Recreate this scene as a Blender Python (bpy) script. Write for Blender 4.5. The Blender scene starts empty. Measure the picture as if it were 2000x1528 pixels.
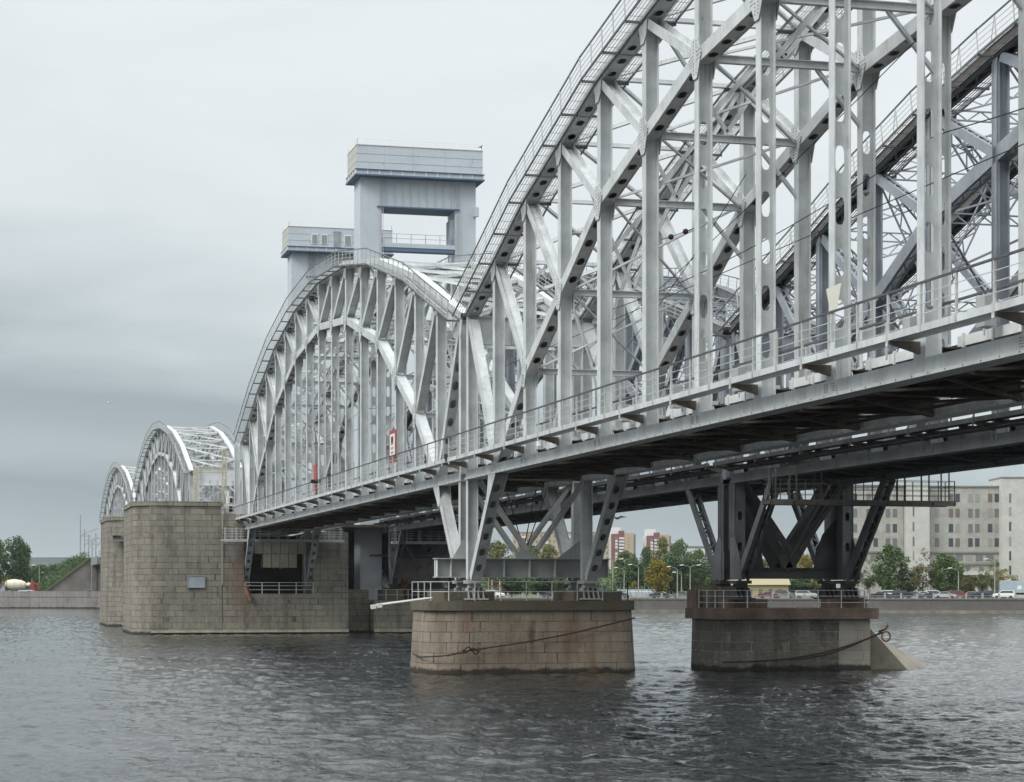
import bpy, math, random
from mathutils import Vector as V
C = bpy.context.scene.collection
R = math.radians
random.seed(7)
# ------------------------------------------------------------------ camera
F_PX, XV, YH = 4050.0, -28.0, 1150.0       # focal length in px of the 2000 px wide frame, bridge vanishing point, horizon
TH = math.atan((1000-XV)/F_PX)
EYE = 5.02
cd = bpy.data.cameras.new('camera'); cam = bpy.data.objects.new('camera', cd); C.objects.link(cam)
cam.location = (0, 0, EYE); cam.rotation_euler = (R(90), 0, -TH)
cd.sensor_width = 36; cd.lens = F_PX/2000*36; cd.shift_x = 0; cd.shift_y = (YH-764)/2000
cd.clip_start = 0.5; cd.clip_end = 9000
bpy.context.scene.camera = cam
FW = V((math.sin(TH), math.cos(TH), 0)); RT = V((math.cos(TH), -math.sin(TH), 0))
def P(px, depth, py=None, z=None):
    "world point seen at column px, depth metres away; height from row py or given z (above water)"
    p = FW*depth + RT*((px-1000)/F_PX*depth)
    p.z = (EYE + (YH-py)*depth/F_PX) if z is None else z
    return p
def hgt(py, depth): return EYE + (YH-py)*depth/F_PX
# ------------------------------------------------------------------ world
W = bpy.data.worlds.new("World"); bpy.context.scene.world = W; W.use_nodes = True
nt = W.node_tree; nt.nodes.clear(); N = nt.nodes; Lk = nt.links
def nd(t, tree=None, **kw):
    n = (tree or nt).nodes.new(t)
    for k, v in kw.items(): setattr(n, k, v)
    return n
SUN_EL, SUN_AZ = R(42), R(-114)            # azimuth clockwise from +Y
sky = nd('ShaderNodeTexSky', sky_type='NISHITA', sun_disc=False, sun_elevation=SUN_EL, sun_rotation=SUN_AZ)
b1 = nd('ShaderNodeBackground'); b1.inputs['Strength'].default_value = 0.06
Lk.new(sky.outputs[0], b1.inputs['Color'])
tc = nd('ShaderNodeTexCoord'); sp = nd('ShaderNodeSeparateXYZ'); Lk.new(tc.outputs['Generated'], sp.inputs[0])
# overcast cloud deck: grey, darker towards the horizon and to the west (left), slow uneven billows
mp = nd('ShaderNodeMapping'); mp.inputs['Scale'].default_value = (2.2, 2.2, 9.0); Lk.new(tc.outputs['Generated'], mp.inputs[0])
no = nd('ShaderNodeTexNoise'); no.inputs['Scale'].default_value = 1.6; no.inputs['Detail'].default_value = 6; no.inputs['Roughness'].default_value = 0.5
no.inputs['Distortion'].default_value = 0.3
Lk.new(mp.outputs[0], no.inputs['Vector'])
def math_(op, a, b=None, tree=None, clamp=False):
    n = nd('ShaderNodeMath', tree, operation=op, use_clamp=clamp); l = (tree or nt).links
    for i, v in enumerate((a, b)):
        if v is None: continue
        if isinstance(v, (int, float)): n.inputs[i].default_value = v
        else: l.new(v, n.inputs[i])
    return n.outputs[0]
nz = math_('SUBTRACT', no.outputs['Fac'], 0.5)
xx = math_('MULTIPLY', sp.outputs['X'], 0.16)
mp2 = nd('ShaderNodeMapping'); mp2.inputs['Scale'].default_value = (6, 6, 20); mp2.inputs['Rotation'].default_value = (0, R(2), 0); Lk.new(tc.outputs['Generated'], mp2.inputs[0])
no2 = nd('ShaderNodeTexNoise'); no2.inputs['Scale'].default_value = 1.3; no2.inputs['Detail'].default_value = 7; no2.inputs['Roughness'].default_value = .55; no2.inputs['Distortion'].default_value = .6; Lk.new(mp2.outputs[0], no2.inputs['Vector'])
el = math_('ADD', math_('ADD', sp.outputs['Z'], xx), math_('ADD', math_('MULTIPLY', nz, 0.07), math_('MULTIPLY', math_('SUBTRACT', no2.outputs['Fac'], .5), .045)))
cr = nd('ShaderNodeValToRGB'); Lk.new(el, cr.inputs[0]); e = cr.color_ramp
stops = [(0.0, (.42,.49,.525)), (.027,(.385,.452,.485)), (.049,(.325,.388,.418)), (.076,(.425,.492,.52)), (.092,(.37,.432,.46)), (.106,(.355,.418,.448)), (.125,(.47,.538,.562)), (.147,(.59,.655,.675)), (.18,(.735,.79,.81)), (.29,(.80,.845,.865)), (1.0,(.97,1.02,1.07))]
e.elements[0].position = 0; e.elements[0].color = (*stops[0][1], 1)
e.elements[1].position = 1; e.elements[1].color = (*stops[-1][1], 1)
for p, c in stops[1:-1]:
    q = e.elements.new(p); q.color = (*c, 1)
b2 = nd('ShaderNodeBackground'); Lk.new(cr.outputs[0], b2.inputs['Color'])
zr = nd('ShaderNodeMapRange'); zr.inputs['From Min'].default_value = .30; zr.inputs['From Max'].default_value = .85; zr.inputs['To Min'].default_value = 1.08; zr.inputs['To Max'].default_value = 2.45; Lk.new(sp.outputs['Z'], zr.inputs['Value']); Lk.new(math_('MULTIPLY', zr.outputs[0], math_('ADD', math_('MULTIPLY', no2.outputs['Fac'], .14), .93)), b2.inputs['Strength'])   # the overcast is brightest overhead
mx = nd('ShaderNodeMixShader'); mx.inputs[0].default_value = 0.92
Lk.new(b1.outputs[0], mx.inputs[1]); Lk.new(b2.outputs[0], mx.inputs[2])
wo = nd('ShaderNodeOutputWorld'); Lk.new(mx.outputs[0], wo.inputs[0])
sl = bpy.data.lights.new('sun', 'SUN'); sl.energy = 2.05; sl.angle = R(24); sl.color = (1, .98, .95)
so = bpy.data.objects.new('sun', sl); C.objects.link(so)
sd = V((math.sin(SUN_AZ)*math.cos(SUN_EL), math.cos(SUN_AZ)*math.cos(SUN_EL), math.sin(SUN_EL)))
so.rotation_euler = sd.to_track_quat('Z', 'Y').to_euler(); so.location = (0, 0, 60)
vs = bpy.context.scene.view_settings
vs.view_transform = 'Standard'; vs.look = 'None'; vs.exposure = 0.0; vs.gamma = 1; vs.use_curve_mapping = False
# ------------------------------------------------------------------ materials
MATS = {}
def mat(name, col, rough=.6, metal=0, var=.0, vscale=1.0, streak=0, dirt=None, bump=0, bscale=8, spec=.3, col2=None, f2=.5):
    if name in MATS: return MATS[name]
    m = bpy.data.materials.new(name); m.use_nodes = True; t = m.node_tree; b = t.nodes['Principled BSDF']
    b.inputs['Base Color'].default_value = (*col, 1); b.inputs['Roughness'].default_value = rough; b.inputs['Metallic'].default_value = metal
    b.inputs['Specular IOR Level'].default_value = spec
    l = t.links; co = nd('ShaderNodeTexCoord', t).outputs['Object']
    cur = None
    if var or col2:
        n = nd('ShaderNodeTexNoise', t); n.inputs['Scale'].default_value = vscale; n.inputs['Detail'].default_value = 7; n.inputs['Roughness'].default_value = .62
        l.new(co, n.inputs['Vector'])
        r = nd('ShaderNodeValToRGB', t); l.new(n.outputs['Fac'], r.inputs[0])
        a = col2 or tuple(c*(1-var) for c in col)
        r.color_ramp.elements[0].position = .5-.22*f2*2+.0; r.color_ramp.elements[1].position = .5+.2
        r.color_ramp.elements[0].color = (*a, 1); r.color_ramp.elements[1].color = (*tuple(min(1, c*(1+var*.6)) for c in col), 1)
        cur = r.outputs[0]
    if streak:
        mpn = nd('ShaderNodeMapping', t); mpn.inputs['Scale'].default_value = (3.0, 3.0, .22); l.new(co, mpn.inputs[0])
        n = nd('ShaderNodeTexNoise', t); n.inputs['Scale'].default_value = 1.4; n.inputs['Detail'].default_value = 6; n.inputs['Roughness'].default_value = .7
        l.new(mpn.outputs[0], n.inputs['Vector'])
        r = nd('ShaderNodeValToRGB', t); l.new(n.outputs['Fac'], r.inputs[0])
        r.color_ramp.elements[0].position = .56; r.color_ramp.elements[1].position = .74
        r.color_ramp.elements[0].color = (0, 0, 0, 1); r.color_ramp.elements[1].color = (streak,)*3+(1,)
        mxn = nd('ShaderNodeMixRGB', t); l.new(r.outputs[0], mxn.inputs[0])
        if cur: l.new(cur, mxn.inputs[1])
        else: mxn.inputs[1].default_value = (*col, 1)
        mxn.inputs[2].default_value = (*(dirt or (.16, .12, .09)), 1); cur = mxn.outputs[0]
    if streak >= .4:                                          # small rust blooms on the worse kept paints
        n = nd('ShaderNodeTexNoise', t); n.inputs['Scale'].default_value = 1.9; n.inputs['Detail'].default_value = 8; n.inputs['Roughness'].default_value = .75
        mpn = nd('ShaderNodeMapping', t); mpn.inputs['Scale'].default_value = (1.3, 1.3, .5); mpn.inputs['Location'].default_value = (3, 7, 1); l.new(co, mpn.inputs[0]); l.new(mpn.outputs[0], n.inputs['Vector'])
        r = nd('ShaderNodeMapRange', t); r.inputs['From Min'].default_value = .60; r.inputs['From Max'].default_value = .70; r.inputs['To Max'].default_value = .6; l.new(n.outputs['Fac'], r.inputs['Value'])
        mxn = nd('ShaderNodeMixRGB', t); l.new(r.outputs[0], mxn.inputs[0]); l.new(cur, mxn.inputs[1]); mxn.inputs[2].default_value = (col[0]*.42, col[1]*.32, col[2]*.25, 1); cur = mxn.outputs[0]
    if cur: l.new(cur, b.inputs['Base Color'])
    if bump:
        n = nd('ShaderNodeTexNoise', t); n.inputs['Scale'].default_value = bscale; n.inputs['Detail'].default_value = 4; l.new(co, n.inputs['Vector'])
        bp = nd('ShaderNodeBump', t); bp.inputs['Strength'].default_value = bump; bp.inputs['Distance'].default_value = .03
        l.new(n.outputs['Fac'], bp.inputs['Height']); l.new(bp.outputs[0], b.inputs['Normal'])
    MATS[name] = m; return m
def stone(name, colA, colB, mortar, bw, bh, stain, bump=.5, off=.5, rough_face=0, msize=.018, patches=()):
    "coursed blocks laid out on the UV map (run along the wall, height); stains by noise"
    m = bpy.data.materials.new(name); m.use_nodes = True; t = m.node_tree; b = t.nodes['Principled BSDF']; l = t.links
    b.inputs['Roughness'].default_value = .85; b.inputs['Specular IOR Level'].default_value = .2
    uv = nd('ShaderNodeTexCoord', t); br = nd('ShaderNodeTexBrick', t); br.offset = off
    wob = nd('ShaderNodeTexNoise', t); wob.inputs['Scale'].default_value = 1.1; wob.inputs['Detail'].default_value = 3; l.new(uv.outputs['UV'], wob.inputs['Vector'])
    sc = nd('ShaderNodeVectorMath', t, operation='SCALE'); l.new(wob.outputs['Color'], sc.inputs[0]); sc.inputs['Scale'].default_value = .05
    ad = nd('ShaderNodeVectorMath', t, operation='ADD'); l.new(uv.outputs['UV'], ad.inputs[0]); l.new(sc.outputs[0], ad.inputs[1])
    sxy = nd('ShaderNodeSeparateXYZ', t); l.new(uv.outputs['UV'], sxy.inputs[0])           # every course gets its own offset and block lengths
    row = math_('FLOOR', math_('DIVIDE', sxy.outputs['Y'], bh, t), None, t)
    cmb = nd('ShaderNodeCombineXYZ', t); l.new(math_('MULTIPLY', sxy.outputs['X'], .75/bw, t), cmb.inputs[0]); l.new(math_('MULTIPLY', row, 7.31, t), cmb.inputs[1])
    rn = nd('ShaderNodeTexNoise', t); rn.inputs['Scale'].default_value = 1; rn.inputs['Detail'].default_value = 0; l.new(cmb.outputs[0], rn.inputs['Vector'])
    cm2 = nd('ShaderNodeCombineXYZ', t); l.new(math_('MULTIPLY', rn.outputs['Fac'], bw*1.5, t), cm2.inputs[0])
    ad2 = nd('ShaderNodeVectorMath', t, operation='ADD'); l.new(ad.outputs[0], ad2.inputs[0]); l.new(cm2.outputs[0], ad2.inputs[1])
    l.new(ad2.outputs[0], br.inputs['Vector'])
    br.inputs['Color1'].default_value = (*colA, 1); br.inputs['Color2'].default_value = (*colB, 1); br.inputs['Mortar'].default_value = (*mortar, 1)
    br.inputs['Scale'].default_value = 1; br.inputs['Mortar Size'].default_value = msize; br.inputs['Mortar Smooth'].default_value = .25
    br.inputs['Brick Width'].default_value = bw; br.inputs['Row Height'].default_value = bh; br.inputs['Bias'].default_value = 0
    cur = br.outputs['Color']
    def lay(scale, stretch, lo, hi, colr, amt, det=6):
        nonlocal cur
        mpn = nd('ShaderNodeMapping', t); mpn.inputs['Scale'].default_value = stretch; l.new(uv.outputs['Object'], mpn.inputs[0])
        n = nd('ShaderNodeTexNoise', t); n.inputs['Scale'].default_value = scale; n.inputs['Detail'].default_value = det; n.inputs['Roughness'].default_value = .65; l.new(mpn.outputs[0], n.inputs['Vector'])
        r = nd('ShaderNodeMapRange', t); r.inputs['From Min'].default_value = lo; r.inputs['From Max'].default_value = hi; r.inputs['To Max'].default_value = amt; l.new(n.outputs['Fac'], r.inputs['Value'])
        x = nd('ShaderNodeMixRGB', t); l.new(r.outputs[0], x.inputs[0]); l.new(cur, x.inputs[1]); x.inputs[2].default_value = (*colr, 1); cur = x.outputs[0]
    lay(.28, (1, 1, 1), .45, .72, tuple(c*.5 for c in colA), .75)
    lay(.16, (1, 1, 1), .5, .68, tuple(min(1, c*1.35) for c in colA), .55)
    lay(.9, (1.6, 1.6, .12), .46, .68, stain, .8)
    lay(1.7, (1, 1, 1), .5, .7, colB, .6, 3)
    lay(2.2, (1.5, 1.5, .16), .62, .74, (.42, .41, .37), .45)
    lay(1.3, (1, 1, 1), .5, .6, tuple((a_+b_)/2 for a_, b_ in zip(colA, colB)), .6, 4)
    lay(9, (1, 1, 1), .3, .8, tuple(c*.7 for c in colB), .5, 8)
    # wet, weedy band just above the water
    sx = nd('ShaderNodeSeparateXYZ', t); l.new(uv.outputs['Object'], sx.inputs[0])
    n = nd('ShaderNodeTexNoise', t); n.inputs['Scale'].default_value = 1.2; l.new(uv.outputs['Object'], n.inputs['Vector'])
    hh = math_('ADD', sx.outputs['Z'], math_('MULTIPLY', n.outputs['Fac'], -.5, t), t)
    r = nd('ShaderNodeMapRange', t); r.inputs['From Min'].default_value = -.05; r.inputs['From Max'].default_value = .12; r.inputs['To Min'].default_value = .92; r.inputs['To Max'].default_value = 0; l.new(hh, r.inputs['Value'])
    x = nd('ShaderNodeMixRGB', t); l.new(r.outputs[0], x.inputs[0]); l.new(cur, x.inputs[1]); x.inputs[2].default_value = (.025, .024, .018, 1); cur = x.outputs[0]
    for (cx, cy, cz, rx, rz, colr, amt) in patches:
        mpn = nd('ShaderNodeMapping', t); mpn.vector_type = 'POINT'
        mpn.inputs['Location'].default_value = (-cx/rx, 0, -cz/rz); mpn.inputs['Scale'].default_value = (1/rx, 0, 1/rz); l.new(uv.outputs['Object'], mpn.inputs[0])
        ln = nd('ShaderNodeVectorMath', t, operation='LENGTH'); l.new(mpn.outputs[0], ln.inputs[0])
        n = nd('ShaderNodeTexNoise', t); n.inputs['Scale'].default_value = 1.6; n.inputs['Detail'].default_value = 5; l.new(uv.outputs['Object'], n.inputs['Vector'])
        dd = math_('ADD', ln.outputs['Value'], math_('MULTIPLY', math_('SUBTRACT', n.outputs['Fac'], .5, t), 1.5, t), t)
        r = nd('ShaderNodeMapRange', t); r.inputs['From Min'].default_value = .3; r.inputs['From Max'].default_value = 1.1; r.inputs['To Min'].default_value = amt; r.inputs['To Max'].default_value = 0; l.new(dd, r.inputs['Value'])
        x = nd('ShaderNodeMixRGB', t); l.new(r.outputs[0], x.inputs[0]); l.new(cur, x.inputs[1]); x.inputs[2].default_value = (*colr, 1); cur = x.outputs[0]
    l.new(cur, b.inputs['Base Color'])
    bp = nd('ShaderNodeBump', t); bp.inputs['Strength'].default_value = bump; bp.inputs['Distance'].default_value = .12
    inv = math_('SUBTRACT', 1, br.outputs['Fac'], t)
    n = nd('ShaderNodeTexNoise', t); n.inputs['Scale'].default_value = 3.2 if rough_face else 9; n.inputs['Detail'].default_value = 6; l.new(uv.outputs['Object'], n.inputs['Vector'])
    hsum = math_('ADD', inv, math_('MULTIPLY', n.outputs['Fac'], 1.3 if rough_face else .5, t), t)
    l.new(hsum, bp.inputs['Height']); l.new(bp.outputs[0], b.inputs['Normal'])
    MATS[name] = m; return m
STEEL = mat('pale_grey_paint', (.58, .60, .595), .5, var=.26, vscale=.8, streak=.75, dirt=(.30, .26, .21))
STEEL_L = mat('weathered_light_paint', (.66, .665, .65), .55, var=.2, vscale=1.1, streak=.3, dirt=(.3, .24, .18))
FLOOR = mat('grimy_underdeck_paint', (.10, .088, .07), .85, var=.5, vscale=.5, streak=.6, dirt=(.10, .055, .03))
RAIL = mat('rail_paint', (.50, .51, .50), .5, var=.25, vscale=2.5, streak=.5, dirt=(.3, .17, .1))
DARKRAIL = mat('dark_rail_steel', (.10, .10, .10), .6, var=.3, vscale=3)
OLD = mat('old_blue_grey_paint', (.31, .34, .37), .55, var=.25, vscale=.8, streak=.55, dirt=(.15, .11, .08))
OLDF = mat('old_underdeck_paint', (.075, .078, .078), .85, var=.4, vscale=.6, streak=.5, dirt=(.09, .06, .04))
RUSTWOOD = mat('rusty_plank', (.17, .13, .10), .8, var=.5, vscale=2.2)
SOOT_SHADE = mat('sooty_shaded_old_paint', (.15, .16, .165), .7, var=.35, vscale=.6, streak=.6, dirt=(.09, .065, .045))  # soot plus the near bridge's shade, both put into this darker old paint
BRKT = mat('brown_bracket_paint', (.20, .17, .14), .8, var=.4, vscale=2)
CABL = mat('dark_rust_cable', (.055, .036, .028), .85, var=.4, vscale=3)
STRG = mat('stringer_shade_paint', (.15, .155, .155), .6, var=.3, vscale=2)  # shade seen under the stringers and cross bars, put into a dark paint
BOLT = mat('bolt_heads', (.20, .205, .20), .6)
RUST = mat('rust', (.17, .075, .035), .9, var=.5, vscale=3)
SEAM = mat('panel_seam', (.40, .43, .46), .7)
TOWER = mat('tower_paint', (.51, .555, .59), .55, var=.10, vscale=.25, streak=.4, dirt=(.42, .36, .34))
TOWER_S = mat('tower_side_paint', (.50, .50, .44), .55, var=.15, vscale=.3, streak=.6, dirt=(.42, .27, .1))
TRIM = mat('tower_trim_blue', (.10, .15, .22), .5)
PANE = mat('window_glass_dark', (.10, .12, .12), .12, spec=.6)
PANE_L = mat('window_glass_milky', (.27, .29, .27), .3)
FRAME_W = mat('white_frame', (.75, .76, .75), .5)
YEL = mat('faded_yellow_paint', (.46, .42, .30), .6, var=.2, vscale=2)
RED = mat('signal_red', (.52, .05, .05), .5)
WHITE = mat('white_paint', (.75, .74, .70), .5, var=.1, vscale=2)
BLACK = mat('black_paint', (.015, .015, .016), .5)
CONC = mat('concrete', (.24, .24, .22), .9, var=.25, vscale=.4, streak=.5, dirt=(.1, .09, .08))
GIRD = mat('girder_olive_grey', (.36, .37, .36), .55, var=.15, vscale=.6, streak=.35, dirt=(.14, .1, .07))
BRK = mat('brown_cap_concrete', (.17, .125, .10), .9, var=.5, vscale=.7, streak=.8, dirt=(.07, .055, .045))
# ------------------------------------------------------------------ mesh builder
class MB:
    def __init__(s): s.v = []; s.f = []; s.uv = None; s.mi = None
    def quad(s, a, b, c, d):
        n = len(s.v); s.v += [tuple(a), tuple(b), tuple(c), tuple(d)]; s.f.append((n, n+1, n+2, n+3))
    def tri(s, a, b, c):
        n = len(s.v); s.v += [tuple(a), tuple(b), tuple(c)]; s.f.append((n, n+1, n+2))
    def hexa(s, p):
        n = len(s.v); s.v += [tuple(q) for q in p]
        for f in ((0, 3, 2, 1), (4, 5, 6, 7), (0, 1, 5, 4), (1, 2, 6, 5), (2, 3, 7, 6), (3, 0, 4, 7)): s.f.append(tuple(n+i for i in f))
    def box(s, x0, x1, y0, y1, z0, z1):
        s.hexa([(x0, y0, z0), (x1, y0, z0), (x1, y1, z0), (x0, y1, z0), (x0, y0, z1), (x1, y0, z1), (x1, y1, z1), (x0, y1, z1)])
    def obox(s, c, a, b, u, v, w):
        "box centred at c; half-size vectors u,v,w"
        c = V(c); s.hexa([c-u-v-w, c+u-v-w, c+u+v-w, c-u+v-w, c-u-v+w, c+u-v+w, c+u+v+w, c-u+v+w])
    def beam(s, p, q, w, h, up=V((0, 0, 1))):
        p, q = V(p), V(q); d = (q-p).normalized(); u = d.cross(up)
        if u.length < 1e-4: u = V((1, 0, 0))
        u.normalize(); n = u.cross(d); u = u*w/2; n = n*h/2
        s.hexa([p-u-n, p+u-n, q+u-n, q-u-n, p-u+n, p+u+n, q+u+n, q-u+n])
    def slab(s, p, q, side, nrm, c0, c1, n0, n1):
        "prism along p->q, extents c0..c1 along side, n0..n1 along nrm"
        p, q = V(p), V(q)
        s.hexa([p+side*c0+nrm*n0, p+side*c1+nrm*n0, q+side*c1+nrm*n0, q+side*c0+nrm*n0, p+side*c0+nrm*n1, p+side*c1+nrm*n1, q+side*c1+nrm*n1, q+side*c0+nrm*n1])
    def tube(s, pts, r, seg=6):
        pts = [V(p) for p in pts]; n0 = len(s.v)
        for i, p in enumerate(pts):
            d = (pts[min(i+1, len(pts)-1)]-pts[max(i-1, 0)]).normalized(); u = d.cross(V((0, 0, 1)))
            if u.length < 1e-3: u = V((1, 0, 0))
            u.normalize(); w = u.cross(d)
            rr = r[i] if isinstance(r, (list, tuple)) else r
            for k in range(seg):
                a = 2*math.pi*k/seg; s.v.append(tuple(p+u*math.cos(a)*rr+w*math.sin(a)*rr))
        for i in range(len(pts)-1):
            for k in range(seg):
                a = n0+i*seg+k; b = n0+i*seg+(k+1) % seg; s.f.append((a, b, b+seg, a+seg))
        s.f.append(tuple(n0+k for k in range(seg))[::-1]); s.f.append(tuple(n0+(len(pts)-1)*seg+k for k in range(seg)))
    def holed(s, p, q, side, nrm, hw, noff, th, sp, hl, hr, m0=.6, m1=.6):
        "perforated plate along p->q, half width hw along side, at offset noff along nrm"
        p, q = V(p), V(q); L = (q-p).length; d = (q-p)/L
        n = int((L-m0-m1)/sp)
        if n < 1:
            s.slab(p, q, side, nrm, -hw, hw, noff-th/2, noff+th/2); return
        m0 = (L-n*sp)/2 if abs(m0-m1) < .01 else m0
        a, b = m0, m0+n*sp
        s.slab(p, p+d*a, side, nrm, -hw, hw, noff-th/2, noff+th/2)
        s.slab(p+d*b, q, side, nrm, -hw, hw, noff-th/2, noff+th/2)
        K = 16
        for i in range(n):
            c0 = a+i*sp; cc = c0+sp/2
            outer = []; inner = []; st = max(hl/2-hr, 0); c4 = .7071
            q1 = [(-st-hr*c4, -hr*c4), (-st*.8-hr*.2, -hr*.97), (0, -hr), (st*.8+hr*.2, -hr*.97), (st+hr*c4, -hr*c4), (st+hr*.93, -hr*.38), (st+hr, 0), (st+hr*.93, hr*.38)]
            inner = q1+[(-a_, -b_) for a_, b_ in q1]
            for k in range(K):
                si, fr = divmod(k, 4); fr /= 4
                outer.append([(-sp/2+sp*fr, -hw), (sp/2, -hw+2*hw*fr), (sp/2-sp*fr, hw), (-sp/2, hw-2*hw*fr)][si])
            base = len(s.v)
            for z in (noff-th/2, noff+th/2):
                for (ux, vy) in outer: s.v.append(tuple(p+d*(cc+ux)+side*vy+nrm*z))
                for (ux, vy) in inner: s.v.append(tuple(p+d*(cc+ux)+side*vy+nrm*z))
            for k in range(K):
                k2 = (k+1) % K
                s.f.append((base+k, base+k2, base+K+k2, base+K+k))
                s.f.append((base+2*K+k, base+3*K+k, base+3*K+k2, base+2*K+k2))
                s.f.append((base+K+k, base+K+k2, base+3*K+k2, base+3*K+k))
    def bolts(s, pts, ax, r=.03, h=.025):
        "small four sided studs standing along ax"
        ax = V(ax); u = V((0, 1, 0)); w = ax.cross(u)
        for p in pts:
            p = V(p); n = len(s.v)
            s.v += [tuple(p+u*r), tuple(p+w*r), tuple(p-u*r), tuple(p-w*r), tuple(p+u*r*.7+ax*h), tuple(p+w*r*.7+ax*h), tuple(p-u*r*.7+ax*h), tuple(p-w*r*.7+ax*h)]
            s.f += [(n, n+1, n+5, n+4), (n+1, n+2, n+6, n+5), (n+2, n+3, n+7, n+6), (n+3, n, n+4, n+7), (n+4, n+5, n+6, n+7)]
    def poly(s, pts, vec):
        "prism: polygon pts extruded by vec"
        vec = V(vec); n = len(s.v); k = len(pts)
        s.v += [tuple(V(p)) for p in pts]+[tuple(V(p)+vec) for p in pts]
        s.f.append(tuple(range(n, n+k))[::-1]); s.f.append(tuple(range(n+k, n+2*k)))
        for i in range(k): s.f.append((n+i, n+(i+1) % k, n+k+(i+1) % k, n+k+i))
    def build(s, name, m, parent=None, smooth=False):
        me = bpy.data.meshes.new(name); me.from_pydata(s.v, [], s.f); me.validate()
        if isinstance(m, (list, tuple)):
            for q in m: me.materials.append(q)
            if s.mi:
                me.polygons.foreach_set('material_index', s.mi)
        else: me.materials.append(m)
        if s.uv:
            ul = me.uv_layers.new(name='UVMap'); fl = [c for q in s.uv for c in q]
            for i, (a, b) in enumerate(fl): ul.data[i].uv = (a, b)
        import bmesh
        bm = bmesh.new(); bm.from_mesh(me); bmesh.ops.recalc_face_normals(bm, faces=bm.faces); bm.to_mesh(me); bm.free()
        if smooth:
            for p in me.polygons: p.use_smooth = True
        o = bpy.data.objects.new(name, me); C.objects.link(o)
        if parent: o.parent = parent
        return o
def empty(name, label, cat, loc=(0, 0, 0), rz=0, group=None):
    o = bpy.data.objects.new(name, None); o.empty_display_size = .5; C.objects.link(o); o.location = loc; o.rotation_euler = (0, 0, rz)
    o['label'] = label; o['category'] = cat
    if group: o['group'] = group
    return o
def tag(o, label, cat, group=None):
    o['label'] = label; o['category'] = cat
    if group: o['group'] = group
    return o
def struct(o, kind='structure'): o['kind'] = kind; return o
def copy_tree(o, parent=None):
    kids = list(o.children); c = o.copy(); C.objects.link(c)
    if parent is not None: c.parent = parent
    for ch in kids: copy_tree(ch, c)
    return c
def dup(root, loc, rz=None, label=None, group=None):
    c = copy_tree(root); c.location = loc
    if rz is not None: c.rotation_euler = (0, 0, rz)
    if label: c['label'] = label
    if group: c['group'] = group
    return c
def outline_solid(name, m, outl, z0, z1, inset=0, parent=None, topmat=None, useg=0, rough=0):
    "closed outline (list of x,y) extruded upwards, top drawn in by inset; UV = run, height. outl counter-clockwise"
    b = MB(); n = len(outl); cx = sum(p[0] for p in outl)/n; cy = sum(p[1] for p in outl)/n
    def ins(p, k):
        dx, dy = p[0]-cx, p[1]-cy; L = math.hypot(dx, dy) or 1
        return (p[0]-math.copysign(min(abs(dx), k), dx) if abs(dx) > .6 else p[0], p[1]-math.copysign(min(abs(dy), k), dy) if abs(dy) > .6 else p[1])
    run = [0]
    for i in range(n): a, c = outl[i], outl[(i+1) % n]; run.append(run[-1]+math.hypot(c[0]-a[0], c[1]-a[1]))
    b.uv = []
    for i in range(n):
        a, c = outl[i], outl[(i+1) % n]; a2, c2 = ins(a, inset), ins(c, inset)
        b.quad((a[0], a[1], z0), (c[0], c[1], z0), (c2[0], c2[1], z1), (a2[0], a2[1], z1))
        b.uv.append([(run[i], z0), (run[i+1], z0), (run[i+1], z1), (run[i], z1)])
    top = [ins(p, inset) for p in outl]
    k = len(b.v); b.v += [(p[0], p[1], z1) for p in top]; b.f.append(tuple(range(k, k+n))); b.uv.append([(p[0], p[1]) for p in top])
    k = len(b.v); b.v += [(p[0], p[1], z0) for p in outl]; b.f.append(tuple(range(k, k+n))[::-1]); b.uv.append([(p[0], p[1]) for p in outl][::-1])
    me = bpy.data.meshes.new(name); me.from_pydata(b.v, [], b.f); me.materials.append(m)
    ul = me.uv_layers.new(name='UVMap'); i = 0
    for q in b.uv:
        for c in q: ul.data[i].uv = c; i += 1
    o = bpy.data.objects.new(name, me); C.objects.link(o)
    if parent: o.parent = parent
    return o
def rrect(x0, x1, y0, y1, r, seg=4):
    "rounded rectangle, r one radius or four (x0y0, x1y0, x1y1, x0y1)"
    rs = r if isinstance(r, (tuple, list)) else (r,)*4; out = []
    for (cx, cy, a0, rr) in ((x0, y0, 180, rs[0]), (x1, y0, 270, rs[1]), (x1, y1, 0, rs[2]), (x0, y1, 90, rs[3])):
        ox = cx+(rr if cx == x0 else -rr); oy = cy+(rr if cy == y0 else -rr)
        if rr < .01: out.append((cx, cy)); continue
        sg = max(2, int(seg*max(1, rr**.5)))
        for k in range(sg+1):
            a = R(a0+90*k/sg); out.append((ox+rr*math.cos(a), oy+rr*math.sin(a)))
    return out
def fence(mb, pts, h, posts, rails, pr=.025, rr=.015, cap=None, up=V((0, 0, 1))):
    "handrail: pts polyline of deck points; posts spacing; rails heights"
    for a, b in zip(pts[:-1], pts[1:]):
        a, b = V(a), V(b); L = (b-a).length; n = max(1, round(L/posts))
        for k in range(n+1):
            p = a+(b-a)*k/n; mb.beam(p, p+up*h, pr*2, pr*2, up=(b-a).normalized())
        for z in rails: mb.beam(a+up*z, b+up*z, rr*2, rr*2)
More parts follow.
